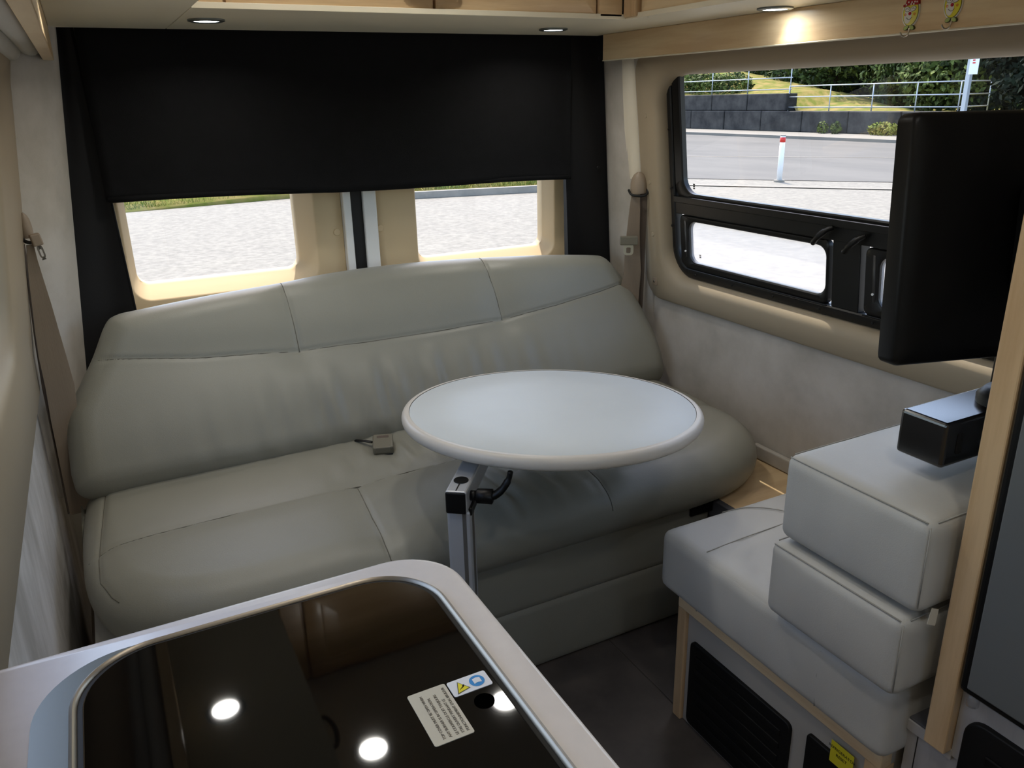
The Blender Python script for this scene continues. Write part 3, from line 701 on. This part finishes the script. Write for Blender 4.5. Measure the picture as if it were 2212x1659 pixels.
lbox('arm', -.038, .34, -.021, .021, .636, .684, 'alu', .004, .016)
lbox('arm_end_cap', -.042, -.037, -.020, .020, .637, .683, 'black_plastic', .003)
disc('pivot_cap', pc+ad*.012+Vector((0, 0, .684)), (0, 0, 1), .015, .0015, 'black_plastic', tb, 24, .0005)
lbox('slot', -.034, -.003, -.0012, .0012, .6835, .6845, 'black_rubber', 0)
hp = pc-an*.021+Vector((0, 0, .658))
tube('clamp_stud', [hp, hp-an*.012], .0105, 'black_plastic', tb, 12)
tube('clamp_hub', [hp-an*.012, hp-an*.014, hp-an*.044, hp-an*.046], [.013, .015, .0155, .012], 'black_plastic', tb, 16)
tube('clamp_screw', [hp-an*.046, hp-an*.053], .005, 'black_frame', tb, 10)
h0 = hp-an*.034
UZ = Vector((0, 0, 1))
tube('clamp_lever', spline([h0+ad*.002, h0-an*.014+UZ*.003, h0-an*.030+UZ*.016+ad*.004, h0-an*.042+UZ*.036+ad*.008, h0-an*.046+UZ*.052+ad*.010], 5), [.012]*5+[.0115]*5+[.0105]*5+[.008]*6, 'black_plastic', tb, 12, flat=.7)
lbox('lower_clamp', -.02, .03, -.027, -.020, .622, .640, 'black_plastic', .003)

# ================================================================== GALLEY COUNTER AND STOVE
gc = tag(box('galley_cabinet', -.205, .285, -1.0, .79, .0, .845, 'white_lam', None, .003), 'base cabinet under the grey kitchen counter', 'cabinet')
for (a0, a1) in ((-.95, -.4), (-.39, .16), (.17, .77)): box('cabinet_door', .285, .300, a0, a1, .06, .82, 'maple_z', gc, .003)
CZ = .88
ctl = rrect(-.204, .309, -1.0, .818, (.075, .004, .004, .004), 12)
ct = loft('kitchen_counter', [[(a, b, z) for a, b in rrect(-.204+0*i, .309-i, -1.0+i, .818-i, (.075-i, .004, .004, .004), 12)] for i, z in ((.004, .845), (0, .85), (0, .872), (.001, .876), (.003, .879), (.007, .880))], 'counter', None, True, True)
tag(sharpen(ct, 50), 'pale grey solid surface counter with rounded corner', 'countertop')
stv = thing('stove', 'stove with closed dark glass lid set into the counter', 'stove', (.09, .5, CZ))
def ring2(name, A, B, mat, z0, z1, crown=0):
    """ring between rounded rectangles A (outer) and B (inner)"""
    L = [[(a, b, z0) for a, b in rrect(*A, 14)], [(a, b, z1) for a, b in rrect(*A, 14)]]
    mid = tuple((p+q)/2 for p, q in zip(A[:4], B[:4]))+((A[4]+B[4])/2,)
    L += [[(a, b, z1+crown) for a, b in rrect(*mid, 14)], [(a, b, z1) for a, b in rrect(*B, 14)], [(a, b, z0) for a, b in rrect(*B, 14)]]
    return sharpen(loft(name, L, mat, stv), 60)
ring2('pan_flange', (-.129, .274, .02, .789, .085), (-.09, .266, .06, .780, .075), 'steel', CZ-.002, CZ+.0012)
ring2('lid_rim', (-.098, .2725, .05, .7865, .078), (-.0915, .2655, .057, .7795, .072), 'rim', CZ, CZ+.004, .0025)
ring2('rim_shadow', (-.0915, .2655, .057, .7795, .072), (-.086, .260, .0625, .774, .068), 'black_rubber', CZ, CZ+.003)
LZ = CZ+.0055
Ld = [[(a, b, z) for a, b in rrect(-.0865+i, .2605-i, .062+i, .7745-i, .068, 14)] for i, z in ((0, CZ+.001), (0, LZ-.0012), (.0012, LZ))]
sharpen(loft('glass_lid', Ld, 'lid', stv, True, True), 30)
disc('grommet', (.239, .539, LZ), (0, 0, 1), .0095, .0006, 'hole', stv, 32)
def flat(name, poly, z, th, mat, parent): return loft(name, [[(a, b, z) for a, b in poly], [(a, b, z+th) for a, b in poly]], mat, parent, True, True, False)
s1 = flat('warning_label', rrect(.1785, .2155, .5085, .5775, .002, 3), LZ, .0006, 'sticker', stv)
lines = ['TOP COVER MUST BE OPEN WHEN', 'ANY BURNER IS IN OPERATION.', 'LE COUVERCLE DOIT TOUJOURS', 'ETRE OUVERT PENDANT LE', "FONCTIONNEMENT D'UN BRULEUR"]
for k, (s, xx) in enumerate(zip(lines, (.1905, .1960, .2025, .2075, .2125))):
    text('lettering', s, .0037, axes((0, 1, 0), (-1, 0, 0), (0, 0, 1), (xx, .5125+(.0 if k != 3 else 0), LZ+.0008)), 'ink', s1)
s2 = flat('pictogram_label', rrect(.2170, .2560, .5555, .5765, .002, 3), LZ, .0006, 'sticker_white', stv)
z2 = LZ+.0007
disc('blue_disc', (.2440, .5660, z2), (0, 0, 1), .0074, .0002, 'blue', s2, 28)
flat('blue_book', [(.2402, .5625), (.2440, .5636), (.2478, .5625), (.2478, .5690), (.2440, .5701), (.2402, .5690)], z2+.0003, .0002, 'sticker_white', s2)
flat('hazard_border', [(.2210, .5572), (.2350, .5606), (.2265, .5728)], z2, .0002, 'ink', s2)
flat('hazard_triangle', [(.2222, .5582), (.2336, .5609), (.2267, .5712)], z2+.0003, .0002, 'yellow', s2)
flat('hazard_mark', [(.2242, .5612), (.2300, .5640), (.2285, .5660), (.2312, .5668), (.2290, .5650), (.2296, .5642)], z2+.0006, .0001, 'ink_black', s2)

# ================================================================== BENCH, CUSHIONS, FRIDGE
be = thing('bench_seat', 'low side bench with grey vinyl cushion, wood rails and black vents', 'bench', (1.3, .95, 0))
BX = 1.036
box('body', BX+.004, 1.675, .67, 1.205, .0, .335, 'white_lam', be, .002)
box('top_rail', BX-.008, BX+.02, .668, 1.212, .305, .338, 'maple_y', be, .003)
box('corner_post', BX-.006, BX+.03, 1.186, 1.214, .0, .306, 'maple_z', be, .003)
box('corner_post', BX-.006, BX+.03, .668, .702, .0, .306, 'maple_z', be, .003)
fB = lambda a, b, d: (BX+.004-d, a, b)
v1 = plate('vent_cover', rrect(.868, 1.168, .012, .238, .014, 5), fB, .008, 'vent_black', be, .003)
for k in range(6): box('vent_slat', BX-.0065, BX-.003, .89, 1.146, .035+k*.032, .049+k*.032, 'vent_black', v1, .001)
v2 = plate('vent_cover', rrect(.70, .828, .100, .254, .008, 5), fB, .008, 'vent_black', be, .003)
ys = plate('yellow_label', rrect(.722, .772, .238, .286, .001, 2), lambda a, b, d: (BX+.004-d-.0075 if b < .254 else BX+.004-d-.0075, a, b), .0006, 'yellow_label', be)
for s, z in (('REFRIGERATOR', .270), ('RESET', .258)):
    text('lettering', s, .0085 if s[2] == 'F' else .009, axes((0, -1, 0), (0, 0, 1), (-1, 0, 0), (BX-.0045, .747, z)), 'ink_black', ys, 'CENTER')
bc = puffbox('bench_cushion', 1.008, 1.672, .655, 1.262, .338, .485, .022, .006, 'vinyl', be, 26, .0016, 3)
for P in ([(1.03, 1.132, .4865), (1.12, 1.135, .489), (1.25, 1.137, .490), (1.31, 1.138, .490)], [(1.18, 1.255, .482), (1.24, 1.236, .488), (1.29, 1.19, .490), (1.312, 1.138, .490), (1.318, 1.08, .491), (1.32, .95, .491)],
          [(1.012, 1.132, .470), (1.0065, 1.132, .43), (1.0065, 1.132, .37), (1.012, 1.132, .345)]):
    tube('seam', spline(P, 8), .0011, 'vinyl_seam', be, 6)
tube('seam', [(1.0075, .80, .47), (1.004, .80, .42), (1.0075, .80, .35)], .001, 'vinyl_seam', be, 6)
def boxcushion(x0, x1, y0, y1, z0, z1, label, seed):
    t = thing('box_cushion', label, 'cushion', ((x0+x1)/2, (y0+y1)/2, z0), 'loose box cushions on the bench')
    puffbox('cover', x0, x1, y0, y1, z0, z1, .020, .007, 'vinyl', t, 22, .0012, seed)
    q = .0045
    tube('piping', [(x0+q, y0+.010, z1-q), (x0+q, y1-.010, z1-q)], .0012, 'vinyl_seam', t, 6)
    tube('piping', [(x0+q, y0+q, z1-.010), (x0+q, y0+q, z0+.015)], .0012, 'vinyl_seam', t, 6)
    tube('piping', [(x0+.02, y0+q, z1-q), (x1-.02, y0+q, z1-q)], .0012, 'vinyl_seam', t, 6)
    tube('piping', [(x0+.02, y1-q, z1-q), (x1-.02, y1-q, z1-q)], .0012, 'vinyl_seam', t, 6)
    return t
boxcushion(.985, 1.56, .640, .922, .490, .638, 'lower of two grey vinyl box cushions stacked on the bench', 5)
t2 = boxcushion(.998, 1.58, .632, .918, .646, .808, 'upper of two grey vinyl box cushions stacked on the bench', 8)
hexa('care_tag', [(1.0205, .628, .632), (1.034, .624, .627), (1.034, .625, .627), (1.0205, .629, .632), (1.024, .627, .66), (1.036, .624, .656), (1.036, .625, .656), (1.024, .628, .66)], 'sticker', t2, 0)
# wood topped locker between bench and sofa
lk = tag(box('corner_locker', 1.415, 1.675, 1.266, 1.70, .0, .338, 'white_lam', None, .003), 'wood topped locker in the corner between bench and sofa', 'locker')
box('locker_top', 1.395, 1.678, 1.266, 1.70, .338, .350, 'maple_x', lk, .002)
box('locker_edge', 1.375, 1.396, 1.266, 1.52, .30, .349, 'dark_top', lk, .002)
box('wall_cleat', 1.664, 1.681, 1.266, 1.66, .352, .395, 'suede', lk, .004)
# fridge cabinet
fc = thing('refrigerator_cabinet', 'white wood grain base cabinet under the fridge', 'cabinet', (1.35, .3, 0))
box('body', 1.062, 1.675, -.08, .655, .0, .405, 'white_wood', fc, .0015)
box('plinth_face', 1.058, 1.066, -.08, .577, .405, .53, 'white_wood', fc, .001)
box('top', 1.060, 1.675, .575, .655, .406, .420, 'dark_top', fc, .001)
box('face_edge', 1.057, 1.062, .575, .655, .396, .416, 'white_wood', fc, .001)
box('seam_line', 1.0612, 1.0622, .634, .6355, .0, .396, 'ink_black', fc, 0)
vg = plate('vent_grille', rrect(-.06, .560, .08, .500, .03, 6), lambda a, b, d: (1.058-d, a, b), .01, 'vent_black', fc, .004)
for k in range(9): box('vent_slat', 1.0435, 1.0485, -.03, .52, .12+k*.04, .138+k*.04, 'black_plastic', vg, .002)
fp = thing('fridge', 'grey fridge door in a black frame at the right edge', 'fridge', (1.35, .25, .53))
box('body', 1.062, 1.66, -.06, .572, .53, 1.55, 'black_rubber', fp, .002)
box('door_frame', 1.034, 1.064, -.06, .5745, .545, 1.52, 'black_plastic', fp, .010, 3)
box('door_panel', 1.027, 1.036, -.055, .557, .562, 1.505, 'fridge', fp, .003)
tube('hinge', [(1.045, .553, .527), (1.045, .553, .548)], .009, 'acrylic', fp, 12)
pa = thing('partition', 'tall maple edged partition between fridge and bench', 'partition', (1.35, .6, .41))
box('panel', 1.062, 1.675, .580, .612, .421, 1.868, 'white_wood', pa, .001)
box('edge_stile', 1.040, 1.062, .5775, .6135, .412, 1.868, 'maple_z', pa, .003)

# ================================================================== TELEVISION
tv = thing('television', 'black television seen from behind, swung out over the bench', 'television', (1.33, .74, .98))
ta = math.radians(-16); tdx = Vector((math.cos(ta), math.sin(ta), 0)); tdn = Vector((-math.sin(ta)*1, math.cos(ta), 0)); til = math.radians(4.5)
tup = (Vector((0, 0, 1))*math.cos(til)+tdn*math.sin(til)); tno = tdx.cross(tup)
T0 = Vector((1.084, .800, .985))
def tvp(a, b, d): return T0+tdx*a+tup*b+tno*d
W_, H_ = .56, .385
L = [[tvp(a, b, d) for a, b in rrect(i, W_-i, i, H_-i, .014, 4)] for i, d in ((0, -.035), (0, -.005), (.002, 0), (.006, .003), (.020, .006), (.024, .008))]
L += [[tvp(a, b, d) for a, b in rrect(.05+i, W_-.05-i, .06+i, H_-.05-i, .03, 4)] for i, d in ((0, .0095), (.01, .013), (.05, .016))]
sharpen(loft('housing', L, 'black_plastic', tv, True, True), 35)
L = [[tvp(a, b, d) for a, b in rrect(.008, W_-.008, .012, H_-.008, .004, 4)] for d in (-.0352, -.036)]
loft('screen', L, 'black_gloss', tv, True, True, False)
L = [[tvp(a, b, d) for a, b in rrect(.18-i, .40+i, .12-i, .27+i, .01, 4)] for i, d in ((0, .02), (0, .045), (-.01, .05))]
sharpen(loft('wall_plate', L, 'black_frame', tv, True, True), 30)
cbl = []
for k in range(200):
    t = k/199; c = tvp(.235+.03*math.sin(t*3.1), .175-.10*t, .062+.02*math.sin(t*3.1))
    ang = t*2*math.pi*13; cbl.append(c+tdx*(.010*math.cos(ang))+tno*(.010*math.sin(ang)))
tube('coiled_cord', cbl, .0032, 'black_rubber', tv, 6)
ar = thing('tv_bracket', 'glossy black box arm of the television bracket below the screen', 'bracket', (1.25, .74, .84))
box('arm_box', 1.100, 1.46, .700, .783, .843, .918, 'black_gloss', ar, .006, 3)
tube('pivot', [(1.262, .712, .838), (1.262, .712, .930), (1.262, .712, .944)], [.046, .046, .034], 'black_plastic', ar, 24)
tube('arm_post', [(1.30, .745, .916), (1.30, .745, 1.06)], .02, 'black_plastic', ar, 16)
plate('slot_plate', rrect(1.128, 1.142, .862, .898, .004, 3), lambda a, b, d: (a, .701-d, b), .002, 'black_rubber', ar, .0008)
box('wall_foot', 1.36, 1.50, .612, .705, .835, .925, 'black_plastic', ar, .004)

# ================================================================== CLOWN HOOKS
def ell(cy, cz, ry, rz, n=28, rot=0): return [(cy+ry*math.cos(2*math.pi*k/n)*math.cos(rot)-rz*math.sin(2*math.pi*k/n)*math.sin(rot), cz+ry*math.cos(2*math.pi*k/n)*math.sin(rot)+rz*math.sin(2*math.pi*k/n)*math.cos(rot)) for k in range(n)]
def clown_hook(y, z, label):
    t = thing('wall_hook', label, 'hook', (1.53, y, z), 'smiling face adhesive hooks')
    f = lambda a, b, d: (1.530-d, y-a, z+b)
    plate('backing', ell(-.001, .0, .0195, .028), f, .004, 'facewhite', t, .001)
    plate('outline', ell(0, 0, .0178, .0255), f, .0046, 'outline', t)
    fc_ = plate('face', ell(0, 0, .0169, .0246), f, .0052, 'face', t)
    plate('face_light', ell(-.005, -.006, .0085, .0150), f, .0055, 'facewhite', t)
    ht = plate('hat', [(-.0165, .0100), (-.008, .0125), (.004, .0130), (.0150, .0125), (.0165, .0145), (.0150, .024), (.008, .0300), (-.004, .0300), (-.0105, .024), (-.0135, .016), (-.0185, .0135)], f, .0062, 'hat', t)
    for (a, b) in ((-.006, .0185), (.0015, .018), (.008, .0185), (.013, .018), (-.003, .0255), (.004, .0255), (.010, .025), (-.011, .0145), (.0, .0145), (.006, .0145)):
        plate('hat_spot', ell(a, b, .0015, .0017, 10), f, .0066, 'facewhite', ht)
    for s in (-1, 1):
        e = plate('eye', ell(s*.0068-.001, .0060, .0066, .0048, 20, s*.35), f, .0060, 'eyeline', t); plate('eye_white', ell(s*.0068-.001, .0060, .0058, .0040, 20, s*.35), f, .0063, 'facewhite', e)
        tube('eyelid', [f(s*.0068-.001+q*.0032, .0052+.0022*(1-q*q), .0066) for q in (-1, -.5, 0, .5, 1)], .0005, 'eyeline', t, 6)
        ringo('cheek', f(s*.0105-.0005, -.0040, .0055), (-1, 0, 0), .0011, .0024, .0006, 'cheek', t, 14)
        plate('bow', ell(s*.0065, -.0285, .0062, .0042, 18, -s*.5), f, .0048, 'outline', t); plate('bow_loop', ell(s*.0065, -.0285, .0054, .0034, 18, -s*.5), f, .0054, 'bow', t)
    disc('nose', f(-.0005, -.0025, .0055), (-1, 0, 0), .0031, .002, 'red_nose', t, 16, .0008)
    tube('smile', [f(q*.0062-.001, -.0095-.0040*(1-q*q), .0062) for q in (-1, -.6, -.2, .2, .6, 1)], .0005, 'eyeline', t, 6)
    tube('hook_wire', spline([f(.001, -.024, .003), f(.0015, -.034, .004), f(.001, -.0415, .007), f(-.002, -.0445, .012), f(-.005, -.0425, .0165), f(-.007, -.0365, .0195)], 5), .0017, 'chrome', t, 8)
clown_hook(1.197, 1.5465, 'smiling clown face hook on the valance, nearer the downlight')
clown_hook(1.106, 1.5535, 'smiling clown face hook on the valance, nearer the right edge')

# ================================================================== OUTSIDE
GZ = -.7
gr = tag(obj('ground', [(-60, -30, GZ), (28, -30, GZ), (28, 80, GZ), (-60, 80, GZ)], [(0, 1, 2, 3)], 'asphalt'), 'sunlit pale asphalt parking lot outside the van', None, kind=ST)
# the road beyond the kerb line, the pavement in front of the block wall
def strip(name, pts, z, mat, parent=None): return obj(name, [(a, b, z) for a, b in pts], [tuple(range(len(pts)))], mat, parent)
# direction of the kerb: from (13.07,16.03) to (16.19,12.18)
kd = Vector((3.12, -3.85, 0)).normalized(); kn = Vector((-kd.y, kd.x, 0))*1.0
K0 = Vector((14.6, 14.1, 0))
def kp(a, b): v = K0+kd*a+kn*b; return (v.x, v.y)
road = strip('road', [kp(-60, 1.6), kp(60, 1.6), kp(60, 60), kp(-60, 60)], GZ+.012, 'asphalt_road', None); tag(road, 'grey asphalt road beyond the gutter strip', None, kind=ST)
cb = tag(strip('gutter_strip', [kp(-60, -.16), kp(60, -.16), kp(60, .16), kp(-60, .16)], GZ+.02, 'slab', None), 'pale concrete gutter strip across the lot', None, kind=ST)
line = tag(strip('lane_line', [kp(-60, 9.6), kp(60, 9.6), kp(60, 9.75), kp(-60, 9.75)], GZ+.02, 'curb', None), 'faint painted line along the road', None, kind=ST)
pv = tag(obj('pavement', [(30.2, -10, GZ+.14), (36, -10, GZ+.14), (36, 70, GZ+.14), (30.2, 70, GZ+.14), (30.2, -10, GZ), (30.2, 70, GZ)], [(0, 1, 2, 3), (0, 3, 5, 4)], 'slab'), 'pale concrete pavement at the foot of the block wall', None, kind=ST)
# delineator post
dp_ = thing('delineator_post', 'white plastic road post with a red band', 'road post', (15.33, 15.18, GZ))
def cyl(name, x, y, z0, z1, r0, r1, mat, parent, n=16): return tube(name, [(x, y, z0), (x, y, z1)], [r0, r1], mat, parent, n)
cyl('tube', 15.33, 15.18, GZ+.04, GZ+1.10, .068, .062, 'post_white', dp_); cyl('red_band', 15.33, 15.18, GZ+.95, GZ+1.07, .066, .065, 'red', dp_)
disc('cap', (15.33, 15.18, GZ+1.10), (0, 0, 1), .064, .02, 'curb', dp_, 16, .005); disc('foot', (15.33, 15.18, GZ), (0, 0, 1), .13, .05, 'curb', dp_, 20, .01)
# block retaining wall
rw = thing('retaining_wall', 'dark concrete block retaining wall across the road', 'retaining wall', (33.6, 30, GZ))
bw = 2.95
me0 = None
def block(y0, y1, z0, z1, x0=33.4):
    global me0
    return box('block', x0+random.uniform(-.02, .02), x0+.8, y0+.02, y1-.02, z0+.012, z1-.008, 'concrete', rw, .035, 1)
yy = 14.2
while yy < 64:
    block(yy, yy+bw, GZ+.13, .48); yy += bw
yy = 33.2
while yy < 64:
    block(yy, yy+bw, .48, 1.37, 33.55); yy += bw
# grassy bank
hb = []
Fh = []
nxh, nyh = 26, 76
for i in range(nxh+1):
    for j in range(nyh+1):
        x = 34.1+i*.9; y = 12+j*.75
        base = .46 if y < 33.2 else 1.3
        crest = min(3.3, max(.2, .43+(y*40/x-30.6)*.18)); tq = min(1, (x-34.1)/5.9); h = base+(crest-base)*tq
        h += (.04*math.sin(x*2.1+y*1.3)+.03*math.sin(x*.9-y*2.2))*min(1, (x-34.1)/1.5)
        hb.append((x, y, h))
for i in range(nxh):
    for j in range(nyh): q = i*(nyh+1)+j; Fh.append((q, q+1, q+nyh+2, q+nyh+1))
tag(obj('grass_bank', hb, Fh, 'grass', None, True), 'dry green grass bank rising behind the block wall', None, kind=ST)
# railings
def pipe(parent, name, a, b, r=.028): return tube(name, [a, b], r, 'galv', parent, 8)
r1 = thing('railing', 'galvanised pipe railing on the lower part of the block wall', 'railing', (33.7, 28, .47), 'pipe railings on the block wall')
for y in (33.25, 30.5, 27.95, 25.6, 23.5): pipe(r1, 'post', (33.75, y, .40), (33.75, y, 1.70))
for z in (1.70, 1.17, .66): pipe(r1, 'rail', (33.75, 33.25, z), (33.75, 23.5, z))
for y in (23.5,):
    pipe(r1, 'rail', (33.75, y, 1.70), (36.2, y+.3, 1.70)); pipe(r1, 'rail', (33.75, y, 1.17), (36.2, y+.3, 1.17)); pipe(r1, 'rail', (33.75, y, .66), (36.2, y+.3, .66)); pipe(r1, 'post', (36.2, y+.3, .45), (36.2, y+.3, 1.70))
r2 = thing('railing', 'galvanised pipe railing on the upper step of the block wall', 'railing', (33.9, 36, 1.35), 'pipe railings on the block wall')
for y in (33.4, 36.6, 39.6, 42.6): pipe(r2, 'post', (33.95, y, 1.3), (33.95, y, 2.65))
for z in (2.62, 2.14, 1.56): pipe(r2, 'rail', (33.95, 33.3, z), (33.95, 42.6, z))
# sign pole
sp = thing('sign_pole', 'square steel pole carrying a narrow white sign', 'sign post', (32.0, 22.0, GZ))
box('pole', 31.9, 32.08, 21.93, 22.11, GZ+.14, 4.2, 'galv', sp, .01)
box('sign_board', 31.86, 31.885, 21.60, 21.98, 1.92, 3.2, 'post_white', sp, .004)
for k in range(4): box('sign_mark', 31.852, 31.86, 21.74+.02*(k % 2), 21.86, 2.32+k*.1, 2.37+k*.1, 'red', sp, 0)

# foliage
def foliage(name, parts, nleaf, size, mat, parent, seed):
    rng = np.random.RandomState(seed); V = []; F = []
    tot = sum(p[3]*p[4]*p[5] for p in parts)
    for (cx, cy, cz, rx, ry, rz) in parts:
        n = int(nleaf*rx*ry*rz/tot); d = rng.normal(size=(n, 3)); d /= np.linalg.norm(d, axis=1)[:, None]
        rad = .62+.42*rng.rand(n)**.6; P = d*rad[:, None]*np.array((rx, ry, rz))+np.array((cx, cy, cz))
        A = rng.normal(size=(n, 3)); A /= np.linalg.norm(A, axis=1)[:, None]; B = np.cross(A, d+.3*rng.normal(size=(n, 3))); B /= np.linalg.norm(B, axis=1)[:, None]+1e-9
        s = size*(.6+.8*rng.rand(n))[:, None]
        q = len(V); V += np.stack((P-A*s, P+B*s*.5, P+A*s, P-B*s*.5), 1).reshape(-1, 3).tolist()
        F += [(q+4*k, q+4*k+1, q+4*k+2, q+4*k+3) for k in range(n)]
    return tag(obj(name, V, F, mat, parent), kind='stuff')
def tree(x, y, z, h, r, label, mat, seed, n=5000, size=.16, group='trees behind the grass bank'):
    rng = random.Random(seed); t = thing('tree', label, 'tree', (x, y, z), group)
    tube('trunk', [(x, y, z-.3), (x+.1, y, z+h*.4), (x, y+.1, z+h*.7)], [.22, .16, .08], 'bark', t, 8)
    h *= .78
    parts = [(x+rng.uniform(-.5, .5)*r, y+rng.uniform(-.8, .8)*r, z+h*(.12+.8*k/9), r*rng.uniform(.5, .75), r*rng.uniform(.55, .85), h*.16) for k in range(10)]
    foliage('crown', parts, n, size, mat, t, seed)
    return t
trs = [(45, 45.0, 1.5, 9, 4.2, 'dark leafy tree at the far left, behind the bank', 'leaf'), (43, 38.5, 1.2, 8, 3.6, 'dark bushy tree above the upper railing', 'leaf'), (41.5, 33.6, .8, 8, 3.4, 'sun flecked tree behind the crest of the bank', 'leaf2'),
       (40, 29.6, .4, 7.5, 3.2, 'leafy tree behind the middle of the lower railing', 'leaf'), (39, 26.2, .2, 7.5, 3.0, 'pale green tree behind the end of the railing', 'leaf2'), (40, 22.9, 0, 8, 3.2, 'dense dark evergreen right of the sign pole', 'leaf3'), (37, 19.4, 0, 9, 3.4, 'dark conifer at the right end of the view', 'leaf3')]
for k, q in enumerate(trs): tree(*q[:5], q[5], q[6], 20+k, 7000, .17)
hg = thing('hedge', 'long dense dark hedge of trees closing the view behind the bank', 'hedge', (53, 36, 0))
L = [[(53+3.0*math.cos(t)*(1+.15*math.sin(y*1.7)), y, 2.6+4.2*math.sin(t)*(1+.12*math.sin(y*1.3+1))) for t in [2*math.pi*k/12 for k in range(12)]] for y in [10+2.2*j for j in range(28)]]
loft('branches', L, 'leaf3', hg, True, True)
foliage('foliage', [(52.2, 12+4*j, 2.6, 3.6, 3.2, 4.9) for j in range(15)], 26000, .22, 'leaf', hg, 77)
sb = thing('shrub', 'rounded green shrub growing on top of the upper wall blocks', 'shrub', (34.8, 40, 1.35))
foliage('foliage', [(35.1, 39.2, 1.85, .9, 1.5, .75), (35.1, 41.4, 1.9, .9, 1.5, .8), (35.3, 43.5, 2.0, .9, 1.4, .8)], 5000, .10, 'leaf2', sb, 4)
tube('stem', [(34.9, 40, 1.3), (34.9, 40.1, 1.9)], .05, 'bark', sb, 6)
for k, (y, lab) in enumerate(((30.0, 'small weed at the foot of the wall, left of the pair'), (29.2, 'small weed at the foot of the wall, right of the pair'), (26.4, 'dry weed clump at the foot of the wall near the television'))):
    wd = thing('weed', lab, 'plant', (32.9, y, GZ+.14), 'weeds along the block wall'); foliage('leaves', [(32.9, y, GZ+.4, .25, .3 if k < 2 else .9, .32)], 160 if k < 2 else 500, .08, 'blade' if k == 2 else 'leaf2', wd, 60+k); tube('stem', [(32.9, y, GZ+.13), (32.9, y, GZ+.5)], .015, 'bark', wd, 5)
# verge behind the van
vg_pts = [(-14, 21.2), (-3, 20.0), (.5, 19.0), (4.25, 19.3), (5.4, 18.2), (6.5, 17.5), (9.5, 16.9), (11.3, 16.5)]
V = []; F = []
for (a, b) in vg_pts:
    V.append((a, b+(.15 if a > 4 else 0), GZ-.01))
    for k in range(7): V.append((a, b+(.15+k*1.6 if a > 4 else k*1.6), GZ+(.14 if a > 4 else .006)+.09*k+.03*math.sin(a*3+k)*(k > 0)))
for i in range(len(vg_pts)-1):
    for k in range(7): q = i*8+k; F.append((q, q+8, q+9, q+1))
vgr = tag(obj('grass_verge', V, F, 'grass', None, True), 'sunny grass verge behind the van', None, kind=ST)
for i in range(3, len(vg_pts)-1):
    (a, b), (c, d) = vg_pts[i], vg_pts[i+1]; n = max(1, int(math.hypot(c-a, d-b)/1.6))
    for k in range(n):
        p = Vector((a+(c-a)*k/n, b+(d-b)*k/n, GZ)); q = Vector((a+(c-a)*(k+1)/n, b+(d-b)*(k+1)/n, GZ)); t = (q-p).normalized(); nn = Vector((-t.y, t.x, 0))*.16; p += t*.006; q -= t*.006; h = Vector((0, 0, .155))
        hexa('kerb_stone', [p, q, q+nn, p+nn, p+h, q+h, q+nn+h, p+nn+h], 'curb', vgr, .012)
rng = np.random.RandomState(3); V = []; F = []
xs = np.array([p[0] for p in vg_pts]); ysb = np.array([p[1] for p in vg_pts])
for k in range(16000):
    x = rng.uniform(-1, 11.2); y0 = np.interp(x, xs, ysb); y = y0+.25+rng.rand()**1.5*5; z = GZ+(.14 if x > 4 else .0)+.055*(y-y0); h = rng.uniform(.05, .16); a = rng.uniform(0, 6.28); q = len(V); wd = .012
    V += [(x-wd*math.cos(a), y-wd*math.sin(a), z), (x+wd*math.cos(a), y+wd*math.sin(a), z), (x+rng.normal()*.05, y+rng.normal()*.05, z+h)]; F.append((q, q+1, q+2))
tag(obj('grass_blades', V, F, 'blade', None), 'short grass blades growing on the verge', 'grass', kind='stuff')
